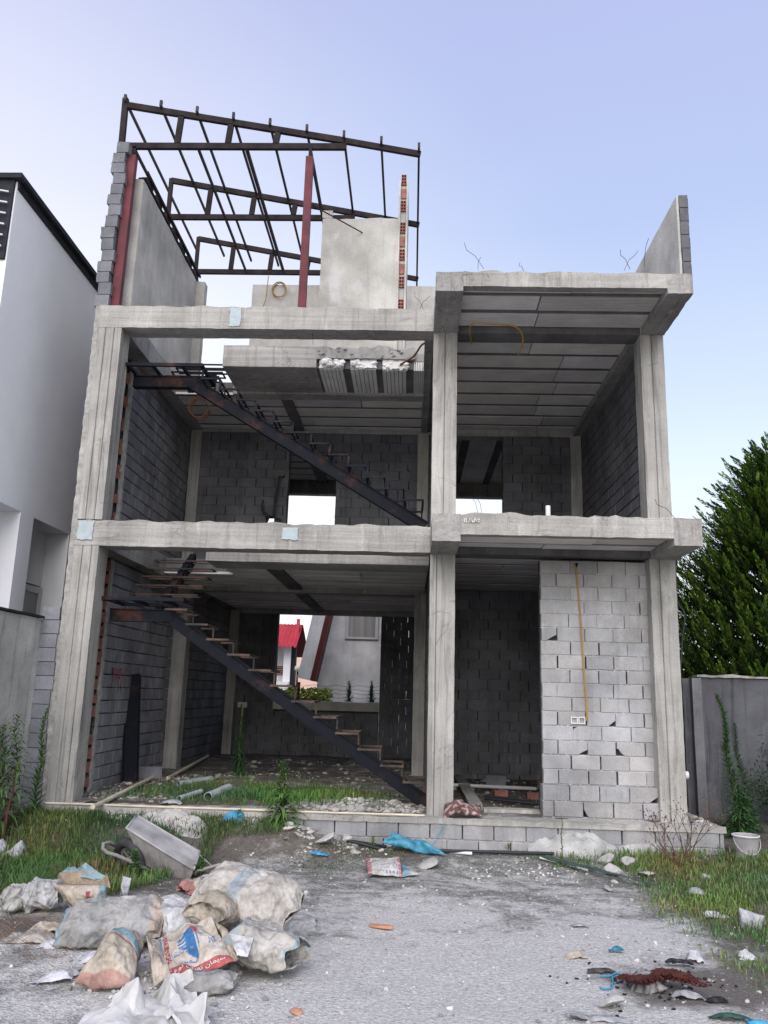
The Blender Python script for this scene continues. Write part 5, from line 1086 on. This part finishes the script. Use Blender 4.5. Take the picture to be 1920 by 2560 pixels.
# blue tarp by the plinth
g = gp(1040, 2138); CBT = cg((.045, .22, .34), (.10, .36, .50))
patch('blue_tarp', [P(955, 2112, g.y+.05), P(1118, 2140, g.y), P(1060, 2106, g.y+.25), P(984, 2080, g.y+.15)], 60, 40, CBT, 'crumpled blue tarpaulin draped at the foot of the plinth', 'tarp', 'tarp', bulge=.08, wr=.05, fold=.06, nf=5, seed=3)
patch('blue_tarp', [P(975, 2110, g.y+.06), P(1000, 2100, g.y+.1), P(986, 2078, g.y+.16), P(980, 2078, g.y+.16)], 16, 16, CBT, 'pointed blue tip rising from the tarpaulin', 'tarp', 'tarp', wr=.02, fold=.02, seed=4)
scrap(605, 2062, .30, .22, .14, 'blue crumpled plastic on the bank behind the wheelbarrow', CB, 11, 'tarp', 'plastic', 'plastic_scrap'); scrap(800, 2157, .22, .15, .05, 'small blue and white scrap in front of the rubble pile', CB, 12, 'tarp', 'plastic', 'plastic_scrap')
scrap(480, 2218, .10, .08, .05, 'tiny blue scrap beside the wheelbarrow handle', CB, 13, 'tarp', 'plastic', 'plastic_scrap'); scrap(1540, 2378, .12, .06, .04, 'teal crumpled wrapper on the gravel at the right', cg((.02, .13, .20), (.05, .24, .34)), 14, 'tarp', 'plastic', 'plastic_scrap')
scrap(1500, 2545, .4, .1, .03, 'pale paper near the bottom edge', CGY, 15); scrap(1895, 2558, .15, .06, .02, 'bright blue plastic strip at the bottom right corner', cg((.05, .35, .6), (.1, .45, .7)), 16, 'tarp', 'plastic', 'plastic_scrap')
scrap(1825, 2545, .26, .09, .03, 'dark green plastic strip near the bottom right corner', cg((.015, .06, .05), (.03, .12, .09)), 17, 'tarp', 'plastic', 'plastic_scrap')
scrap(1762, 2196, .13, .12, .12, 'white crumpled paper in the grass nearest the dead bush', CW_, 18); scrap(1740, 2236, .18, .12, .08, 'grey white plastic in the grass below the dead bush', CGY, 19); scrap(1790, 2292, .24, .1, .07, 'torn white paper half buried in the right grass', CW_, 20)
scrap(1868, 2392, .15, .12, .08, 'white scrap in the grass near the right edge', CW_, 21); scrap(1738, 2400, .15, .12, .1, 'white crumpled ball beside the charred rubbish', CW_, 22); scrap(1436, 2392, .2, .07, .06, 'pale dry scrap on the light gravel', CT, 23); scrap(1450, 2315, .16, .08, .02, 'flat pale chip on the gravel', CGY, 24)
scrap(1720, 2492, .22, .1, .05, 'crumpled pale foil below the brown fibre tangle', CGY, 25); scrap(1790, 2500, .15, .08, .04, 'black charred rag at the lower right', cg((.015, .015, .018), (.05, .05, .055)), 26, name='charred_rag', cat='rag'); scrap(1505, 2428, .22, .08, .03, 'dark flat rag on the gravel left of the fibre tangle', cg((.05, .05, .055), (.13, .12, .12)), 27, name='charred_rag', cat='rag')
scrap(1615, 2470, .26, .18, .14, 'black and white crumpled wrapper in front of the fibre tangle', cg((.03, .03, .035), (.45, .44, .42), 3, 9), 28, name='charred_rag', cat='rag'); scrap(1700, 2412, .22, .08, .05, 'charred black lump behind the fibre tangle', cg((.015, .015, .02), (.07, .07, .08)), 29, name='charred_rag', cat='rag')
scrap(1205, 2020, .5, .12, .04, 'pale blue plastic shreds on the plinth beside the cloth', cg((.35, .42, .5), (.5, .52, .56), 3, 9), 30, fn=lambda x, y: .47, cat='plastic', name='plastic_scrap'); scrap(1218, 1952, .28, .2, .2, 'whitish crumpled bag in the right room', cg((.42, .38, .42), (.5, .48, .52)), 31, fn=fh, cat='plastic bag', name='plastic_bag')
scrap(640, 2090, .12, .1, .05, 'white bit of wrapper on the bank', CW_, 32); scrap(550, 2040, .25, .12, .06, 'flat white foam scrap on top of the bank', CW_, 33); scrap(1345, 1972, .3, .12, .02, 'white strip on the floor of the right room', CW_, 34, fn=fh); scrap(430, 2008, .3, .2, .06, 'grey plastic sheet at the edge of the left floor', CGY, 35, fn=fh, cat='plastic', name='plastic_scrap')
scrap(250, 2010, .45, .08, .05, 'dark board at the foot of the left column', cg((.03, .03, .035), (.07, .07, .07)), 36, fn=fh, cat='board', name='board')
# cloth on the plinth
g = gp(1155, 2040, 0, lambda x, y: .47); colK = lambda s, t_: mixc((.20, .10, .09), (.45, .38, .36), 1 if nz((s*9, t_*7, 3), 1) > .12 else 0)
patch('patterned_cloth', [P(1108, 2040, -.28), P(1205, 2043, -.28), P(1202, 2010, -.05), P(1112, 2008, -.05)], 44, 30, colK, 'brown and white patterned cloth bundled on the plinth beside the centre column', 'cloth', bulge=.09, wr=.05, fold=.07, nf=6, seed=8, thick=.01)
# small things on the gravel
p = gp(952, 2318, .012); mb = MB(); ol = []
for k in range(28):
    a = 2*math.pi*k/28; x = math.cos(a)*.112; y = math.sin(a)*(.044-.010*math.cos(a)+.010*math.cos(2*a)); ol.append((x, y))
c_, s_ = math.cos(-.35), math.sin(-.35); ol = [(x*c_-y*s_, x*s_+y*c_) for x, y in ol]; n = 28
mb.add([(p.x+x, p.y+y, p.z) for x, y in ol]+[(p.x+x*.97, p.y+y*.97, p.z+.014+.02*max(0, x*6)) for x, y in ol], [tuple(range(n-1, -1, -1)), tuple(range(n, 2*n))]+[(i, (i+1) % n, n+(i+1) % n, n+i) for i in range(n)])
solo(mb, 'shoe_insole', 'insole', 'orange foam shoe insole lying on the pale gravel', 'insole')
p = gp(742, 2528, .01); mb = MB(); rock_mb(mb, (p.x, p.y, p.z), .045, 5, 2, .25); solo(mb, 'clay_shard', 'insole', 'small orange clay shard near the bottom edge', 'shard')
# fibre tangle
mb = MB(); c0 = gp(1665, 2462, .05)
for k in range(260):
    a0 = random.uniform(-.32, .10); ph = random.uniform(0, 6.28); pts = []; L_ = random.uniform(.08, .18)
    for q_ in range(9):
        f = q_/8; x = a0+L_*f; pts.append((c0.x+x+.03*math.sin(ph+f*7), c0.y-.10*x+.07*math.sin(x*12+1)+random.gauss(0, .025)+.04*math.cos(ph+f*5), c0.z+.02+.05*abs(math.sin(ph*2+f*4))*max(.2, 1-abs(x)*1.6)))
    mb.tube(pts, .0035, 4)
tag(solo(mb, 'fibre_tangle', 'hair', 'reddish brown tangle of fibre among charred rubbish at the right', 'fibre tangle'))
hose('blue_string', [gp(u, v, .012) for u, v in ((1500, 2440), (1525, 2440), (1545, 2432), (1580, 2446), (1620, 2440), (1640, 2438))], .006, 'blue_plastic', 'thin blue string lying left of the fibre tangle', 'string')
hose('blue_string', [gp(u, v, .012) for u, v in ((1530, 2440), (1532, 2455), (1528, 2470), (1510, 2472), (1500, 2468))], .006, 'blue_plastic', 'short hooked blue string below the longer one', 'string')
hose('blue_string', [aY(1110, 2060, -.33), aY(1098, 2085, -.34), aY(1078, 2118, -.38)], .004, 'blue_plastic', 'blue string hanging down the plinth face above the tarpaulin', 'string')
pts = []
for k in range(90): p = gp(random.gauss(1640, 90), random.gauss(2455, 26)); pts.append((p.x, p.y, p.z, random.uniform(.006, .022)))
mb = MB()
for k, (x, y, z, s) in enumerate(pts): rock_mb(mb, (x, y, z+s*.3), s, k+5, 1, .7)
tag(mb.build('charred_crumbs', 'char'), kind='stuff')
# pipes and strips along the plinth foot
for (a, b_, r_, m_, lb) in (((872, 2098), (965, 2116), .018, 'black_hose', 'black pipe end sticking out of the rubble, upper of two'), ((866, 2108), (960, 2126), .018, 'black_hose', 'black pipe end sticking out of the rubble, lower of two'),
                            ((1060, 2126), (1385, 2134), .02, 'black_hose', 'long dark pipe lying along the foot of the plinth'), ((1075, 2124), (1180, 2134), .02, 'white_pvc', 'white pipe lying behind the blue tarpaulin'),
                            ((95, 2068), (175, 2052), .016, 'cream', 'thin pale stick in the grass below the left column'), ((250, 2062), (305, 2048), .016, 'cream', 'thin pale stick lying right of the similar one')):
    pipe('ground_pipe', gp(*a, .03), gp(*b_, .03), r_, m_, lb, 'pipe', False)
for k, (a, b_, w, lb) in enumerate((((1352, 2142), (1640, 2212), .09, 'long dark green plastic strip running into the right grass'), ((1375, 2150), (1560, 2190), .06, 'second dark green strip just in front of the long one'))):
    A_ = gp(*a, .03); B_ = gp(*b_, .04); d = (B_-A_).normalized(); sd_ = d.cross(Vector((0, 0, 1)))*w/2
    patch('plastic_strip', [A_-sd_, B_-sd_*.6, B_+sd_*.6, A_+sd_], 40, 6, cg((.02, .05, .048), (.06, .10, .10)), lb, 'plastic strip', 'tarp', wr=.012, fold=.01, nf=2, seed=k+3, normal=(0, 0, 1))
pipe('white_batten', gp(1350, 2146, .03), gp(1470, 2176, .02), .012, 'white_pvc', 'thin white batten in front of the green strips', 'batten', False)
# bucket
p = gp(1868, 2146); p.z -= .02; bk = thing('paint_bucket', p, 'white plaster splashed bucket standing at the right end of the plinth', 'bucket')
mb = MB(); n = 28; prof = [(.115, 0), (.150, .27), (.158, .27), (.158, .29), (.146, .29), (.143, .27), (.110, .02)]; vs = []
for r_, z in prof:
    for k in range(n): a = 2*math.pi*k/n; vs.append((p.x+r_*math.cos(a), p.y+r_*math.sin(a), p.z+z))
fs = [(i*n+k, i*n+(k+1) % n, (i+1)*n+(k+1) % n, (i+1)*n+k) for i in range(6) for k in range(n)]+[tuple(6*n+k for k in range(n)), tuple(range(n-1, -1, -1))]; mb.add(vs, fs); mb.build('body', 'barrow_in', bk)
mb = MB(); mb.tube([(p.x+.155*math.cos(a), p.y+.155*math.sin(a), p.z+.285) for a in np.linspace(0, 2*math.pi, 29)], .008, 6); mb.build('rim', 'white_pvc', bk)
mb = MB(); mb.tube([(p.x-.158, p.y, p.z+.25)]+[(p.x-.158*math.cos(a), p.y-.165*math.sin(a)*.7-.02, p.z+.25-.17*math.sin(a)) for a in np.linspace(0, math.pi, 12)], .004, 5); mb.build('handle', 'alu', bk)
# broken tub in the right grass
g = gp(1870, 2320); patch('broken_tub', [P(1848, 2330, g.y), P(1905, 2325, g.y-.05), P(1912, 2290, g.y), P(1846, 2268, g.y+.05)], 24, 16, cg((.46, .46, .46), (.56, .56, .57)), 'broken pale grey plastic tub standing in the right grass', 'tub', wr=.01, fold=.02, nf=2, seed=3, thick=.012, bulge=.06)
# ================================================================== wheelbarrow
p0 = gp(420, 2195); WBp = Vector((p0.x, p0.y, p0.z)); WB = thing('wheelbarrow', WBp, 'cement crusted wheelbarrow tipped on its side in the grass', 'wheelbarrow')
yn = p0.y-.02; A_, B_, C_, D_ = P(316, 2070, yn), P(342, 2038, yn+.42), P(500, 2130, yn+.42), P(484, 2174, yn)
F_, E_ = P(357, 2158, yn+.06), P(466, 2222, yn+.06); F2, E2 = F_+(B_-A_)*.9+Vector((.02, .06, -.10)), E_+(C_-D_)*.9+Vector((-.04, .06, -.10))
def quadgrid(mb, Q, n=10, amp=.006, c=1.0):
    vs = [Q[0]*(1-i/n)*(1-j/n)+Q[1]*(i/n)*(1-j/n)+Q[2]*(i/n)*(j/n)+Q[3]*(1-i/n)*(j/n) for j in range(n+1) for i in range(n+1)]
    vs = [v+Vector((nz(v, 9, 1), nz(v, 9, 2), nz(v, 9, 3)))*amp for v in vs]; mb.add(vs, [(j*(n+1)+i, j*(n+1)+i+1, (j+1)*(n+1)+i+1, (j+1)*(n+1)+i) for j in range(n) for i in range(n)], c)
# light panel = the tray's upper side wall, dark panel = its underside, then the hidden ends
mb = MB(); quadgrid(mb, [A_, D_, C_, B_]); tt = mb.build('tray_side', 'barrow_in', WB); tt.modifiers.new('t', 'SOLIDIFY').thickness = .006
mb = MB(); quadgrid(mb, [F_, E_, D_, A_]); quadgrid(mb, [D_, E_, E2, C_]); quadgrid(mb, [F_, A_, B_, F2]); quadgrid(mb, [F_, F2, E2, E_]); tr_ = mb.build('tray', 'barrow', WB); tr_.modifiers.new('t', 'SOLIDIFY').thickness = .006
mb = MB()
for a, b_ in ((A_, D_), (D_, C_), (C_, B_), (B_, A_)): mb.tube([a, (a+b_)/2+Vector((0, 0, -.004)), b_], .013, 7)
mb.build('rim', 'barrow_in', WB, True)
wc = P(325, 2148, yn+.16); ax_ = Vector((.55, .80, .35)).normalized(); ex = ax_.orthogonal().normalized(); ey = ax_.cross(ex); mb = MB(); pts = [wc+(ex*math.cos(a)+ey*math.sin(a))*.185 for a in np.linspace(0, 2*math.pi, 33)]; mb.tube(pts, .052, 10, cap=False); wh = mb.build('wheel', 'rubber', WB, True)
mb = MB(); mb.tube([wc+(ex*math.cos(a)+ey*math.sin(a))*.125 for a in np.linspace(0, 2*math.pi, 25)], .02, 6, cap=False); mb.tube([wc-ax_*.07, wc+ax_*.07], .03, 8)
for k in range(4): a = k*math.pi/2; mb.bar(wc, wc+(ex*math.cos(a)+ey*math.sin(a))*.125, .03, .01)
mb.build('rim', 'barrow', wh)
def wt(name, pts, r=.017, mat='barrow'): 
    m_ = MB(); out = [Vector(q_) for q_ in pts]; m_.tube(out, r, 8); return m_.build(name, mat, WB, True)
wt('frame_loop', [P(380, 2180, yn+.05), P(330, 2155, yn+.0), P(290, 2138, yn), P(268, 2132, yn), P(257, 2122, yn+.02), P(258, 2110, yn+.05), P(272, 2106, yn+.12), P(300, 2118, yn+.25)], .02)
wt('handle', [P(380, 2170, yn+.1), P(440, 2200, yn+.12), P(482, 2182, yn+.1), P(520, 2170, yn+.05), P(548, 2162, yn+.05), P(572, 2164, yn+.02), P(600, 2178, yn)])
wt('handle', [P(390, 2185, yn+.0), P(450, 2215, yn-.04), P(485, 2208, yn-.06), P(540, 2206, yn-.08), P(560, 2201, yn-.08)])
wt('brace', [P(500, 2138, yn+.35), P(530, 2166, yn+.15)], .010)
# ================================================================== plants
def gz(u, v, dy=0): return gp(u, v)
b_ = gp(705, 2128); weed('tall_weed', b_, aY(708, 1905, b_.y), 150, .40, .055, 'tall leafy weed growing in front of the plinth, middle of the picture', col=(.07, .14, .035), dens_low=1.2, droop=.45, up=.3, upk=.5)
b_ = gp(1405, 2168); weed('tall_weed', b_, aY(1404, 2040, b_.y), 46, .09, .022, 'slim single stem weed in front of the right end of the plinth', col=(.075, .13, .03), up=.7, r=.007)
b_ = Vector((8.9+.0, .1, 0)); b_ = gp(1856, 2075); b_ = Vector((aY(1856, 2070, 1.0).x, 1.0, .0)); weed('tall_weed', b_, aY(1796, 1738, 1.0), 900, .34, .026, 'very tall narrow weed with dense needle like leaves before the dark wall', col=(.06, .15, .04), up=.25, droop=.3, upk=.7)
b_ = Vector((aY(1885, 2060, 1.6).x, 1.6, 0)); weed('tall_weed', b_, aY(1830, 1810, 1.6), 600, .30, .022, 'second tall narrow weed, behind and right of the tallest', col=(.03, .085, .03), up=.25, droop=.3, upk=.7)
b_ = gp(60, 2080); b_ = Vector((aY(35, 2060, -.7).x, -.7, .1)); weed('tall_weed', b_, aY(45, 1790, -.7), 120, .46, .050, 'tall weed with whorled leaves at the far left before the garden wall', col=(.07, .145, .045), droop=.55, dens_low=.8, up=.35, bare=.25, upk=.3)
b_ = Vector((aY(0, 2090, -.8).x, -.8, .1)); weed('tall_weed', b_, aY(12, 1815, -.8), 130, .46, .050, 'leftmost tall weed cut by the picture edge', col=(.08, .16, .045), droop=.55, dens_low=.8, up=.35, upk=.3)
b_ = Vector((aY(8, 2080, -.9).x, -.9, .1)); weed('tall_weed', b_, aY(42, 1915, -.9), 10, .2, .02, 'bare reddish weed stem at the far left', stem='red_stem', r=.022, bare=.8, col=(.05, .09, .03))
b_ = gp(85, 2070); b_ = Vector((aY(80, 2070, -.45).x, -.45, .2)); weed('tall_weed', b_, aY(116, 1770, -.45), 200, .22, .034, 'light green ragged weed rising in front of the left column', col=(.07, .13, .035), up=.6, droop=.1, dens_low=1.1)
b_ = Vector((aY(600, 1900, 3.2).x, 3.2, .5)); weed('tall_weed', b_, aY(606, 1762, 3.2), 420, .18, .03, 'dense dark weed growing deep inside the left hall', col=(.03, .085, .025), up=.1, droop=.6)
b_ = gp(932, 2122); weed('young_weed', b_, b_+Vector((0, 0, .14)), 22, .14, .026, 'small leafy weed between the black pipe ends and the tarpaulin', col=(.10, .17, .04), up=.8, r=.006)
b_ = gp(1270, 2125); weed('young_weed', b_, b_+Vector((0, 0, .08)), 24, .11, .012, 'small grassy tuft at the foot of the plinth right of the tarpaulin', col=(.10, .15, .04), up=.9, r=.004)
b_ = gp(345, 2200); weed('broadleaf_weed', b_+Vector((0, -.05, 0)), P(338, 2125, b_.y-.1), 26, .17, .10, 'broad leaved weed growing through the wheelbarrow frame', col=(.05, .14, .03), up=.2, droop=.3, r=.006, bare=.3)
b_ = gp(500, 2195); weed('broadleaf_weed', b_, b_+Vector((.02, 0, .22)), 30, .15, .05, 'leafy weed at the wheelbarrow handles', col=(.06, .16, .03), up=.4, droop=.3, r=.006)
b_ = gp(470, 2235); weed('broadleaf_weed', b_, b_+Vector((.02, 0, .12)), 26, .13, .05, 'low leafy weed between the wheelbarrow and the biggest sack', col=(.06, .16, .03), up=.3, droop=.3, r=.005)
b_ = gp(600, 2120); weed('broadleaf_weed', b_, b_+Vector((.02, 0, .14)), 26, .13, .05, 'leafy weed on the dark bank below the blue plastic', col=(.07, .17, .03), up=.3, droop=.3, r=.005)
b_ = gp(1725, 2170); weed('broadleaf_weed', b_, b_+Vector((.02, 0, .06)), 14, .1, .05, 'bright green sprout at the foot of the dead bush', col=(.09, .2, .04), up=.3, droop=.2, r=.005)
shrub('wild_shrub', (9.75, 1.7, 0.0), (.4, .35, .30), 1500, .075, .035, 'dark leafy shrub at the foot of the concrete wall near the bucket', col=(.035, .085, .025)); shrub('wild_shrub', (10.5, .3, 0.0), (.7, .6, .42), 2600, .08, .045, 'leafy green shrub behind the bucket at the right edge', col=(.045, .11, .03)); shrub('wild_shrub', (10.7, 2.4, 0.2), (.8, .4, .6), 2200, .09, .02, 'feathery dark shrub against the concrete wall at the right edge', col=(.02, .06, .022))
shrub('wild_shrub', (-.9, -.15, .1), (.35, .3, .2), 900, .09, .03, 'low dark shrub at the foot of the garden wall', col=(.04, .09, .03))
# dead bush
b_ = gp(1715, 2172); DB = thing('dead_bush', b_, 'leafless reddish brown bush in front of the right column', 'bush'); mb = MB()
def branch(p, d, L_, r_, dep):
    q_ = p; pts = [p]
    for k in range(4): d = (d+Vector((random.gauss(0, .12), random.gauss(0, .12), .03))).normalized(); q_ = q_+d*L_/4; pts.append(q_)
    mb.tube(pts, r_, 5, r1=r_*.55)
    if dep > 0:
        for k in range(random.choice((2, 3, 3))): branch(pts[random.choice((2, 3, 4))], (d+Vector((random.gauss(0, .55), random.gauss(0, .4), random.uniform(0, .5)))).normalized(), L_*random.uniform(.5, .8), r_*.55, dep-1)
    else: rock_mb(mb, q_, .011, int(q_.x*999) % 97, 1, 1)
for d in ((-.9, 0, .8), (-.5, .1, 1), (-.1, 0, 1.2), (.2, -.1, 1), (.4, .1, 1.1), (-.7, -.2, .5), (0, 0, 1)): branch(b_+Vector((random.uniform(-.03, .03), 0, 0)), Vector(d).normalized(), random.uniform(.28, .42), .009, 3)
mb.build('branch', 'twig', DB)
# ================================================================== grass
def grass(name, n, sampler, hmin, hmax, col, wd=.007, lean=.45):
    P_, D_, N_, L_, W_, C_ = [], [], [], [], [], []; tries = 0
    while len(P_) < n and tries < n*12:
        tries += 1; s = sampler()
        if s is None: continue
        x, y, z, k = s; a = random.uniform(0, 6.28); l = random.uniform(hmin, hmax)*k*random.uniform(.6, 1.2)
        P_.append((x, y, z-.01)); D_.append((math.cos(a)*lean*random.random()*1.4, math.sin(a)*lean*random.random()*1.4, 1)); N_.append((math.cos(a), math.sin(a), .2)); L_.append(l); W_.append(wd*random.uniform(.6, 1.4))
        g = random.uniform(.6, 1.4); r_ = random.random()+.35*nz((x, y, 0), 1.3, 21); c_ = col if r_ < .84 else (.20, .17, .08); g2 = 1+.5*nz((x, y, 0), .9, 22); C_.append((c_[0]*g*g2*(1+.5*nz((x, y, 0), 1.1, 23)), c_[1]*g*g2, c_[2]*g))
    return tag(leaf_mesh(name, 'grass', None, P_, D_, N_, L_, W_, C_, .35), kind='stuff')
def sL():
    x = random.uniform(-1.9, 3.3); y = random.uniform(-3.1, -.32); cl = nz((x, y, 0), 1.7, 3)+.6*nz((x, y, 0), 5, 4)
    lim = 2.55+.25*nz((y, 0, 0), 2, 1) if y > -1.2 else 2.3+.3*(y+2)
    if x > lim: return None
    if cl < -.34: return None
    return (x, y, gh(x, y), .7+.5*max(0, cl))
grass('grass', 42000, sL, .09, .30, (.095, .165, .05))
def sR():
    x = random.uniform(6.3, 10.5); y = random.uniform(-5.3, -.34); lim = 6.75+.35*nz((y, 2, 0), 1.1, 1)-.12*y if y < -1.0 else 6.35-.3*(y+1)
    d = x-lim
    if d < 0 or random.random() > min(1, .12+d*1.1): return None
    cl = nz((x, y, 0), 1.9, 6)+.5*nz((x, y, 0), 5, 7)
    if cl < -.22 and random.random() < .8: return None
    return (x, y, gh(x, y), min(1.1, .45+.5*d)+.3*max(0, cl))
grass('grass', 40000, sR, .07, .2, (.12, .20, .055))
def sI():
    x = random.gauss(2.7, .9); y = random.gauss(1.3, .55)
    if not (.6 < x < 4.7 and .2 < y < 3.4) or nz((x, y, 0), 2.2, 9) < -.2: return None
    return (x, y, fh(x, y), .8)
grass('indoor_grass', 14000, sI, .08, .26, (.075, .17, .045))
def sP():
    x = random.uniform(.2, 3.3); y = random.uniform(-.7, -.32)
    if nz((x, y, 0), 2.5, 2) < -.1: return None
    return (x, y, gh(x, y), 1)
grass('grass', 3500, sP, .08, .2, (.09, .16, .045))
def sS():
    x = random.uniform(2.6, 8.2); y = random.uniform(-1.3, -.34)
    if nz((x, y, 0), 1.9, 12) < .22: return None
    return (x, y, gh(x, y), .6)
grass('grass', 2200, sS, .04, .12, (.07, .12, .03))
# coarse blades at the far left
P_, D_, N_, L_, W_, C_ = [], [], [], [], [], []
for k in range(210):
    p = gp(random.gauss(75, 35), random.gauss(2235, 28)); a = random.gauss(.4, .9); P_.append(p); D_.append((math.cos(a)*.55, -.2*random.random(), 1)); N_.append((math.cos(a), .3, .3)); L_.append(random.uniform(.25, .55)); W_.append(random.uniform(.010, .018)); g = random.uniform(.7, 1.3); C_.append((.06*g, .13*g, .035*g))
tag(leaf_mesh('coarse_grass', 'grass', None, P_, D_, N_, L_, W_, C_, .45), kind='stuff')
P_, D_, N_, L_, W_, C_ = [], [], [], [], [], []
for k in range(260):
    p = gp(random.gauss(120, 60), random.gauss(2340, 35)); a = random.uniform(0, 6.28); P_.append(p); D_.append((math.cos(a)*.8, math.sin(a)*.8, .8)); N_.append((math.cos(a), .3, .3)); L_.append(random.uniform(.08, .25)); W_.append(.004); g = random.uniform(.7, 1.3); C_.append((.25*g, .13*g, .08*g))
tag(leaf_mesh('dry_grass', 'grass', None, P_, D_, N_, L_, W_, C_, .3), kind='stuff')
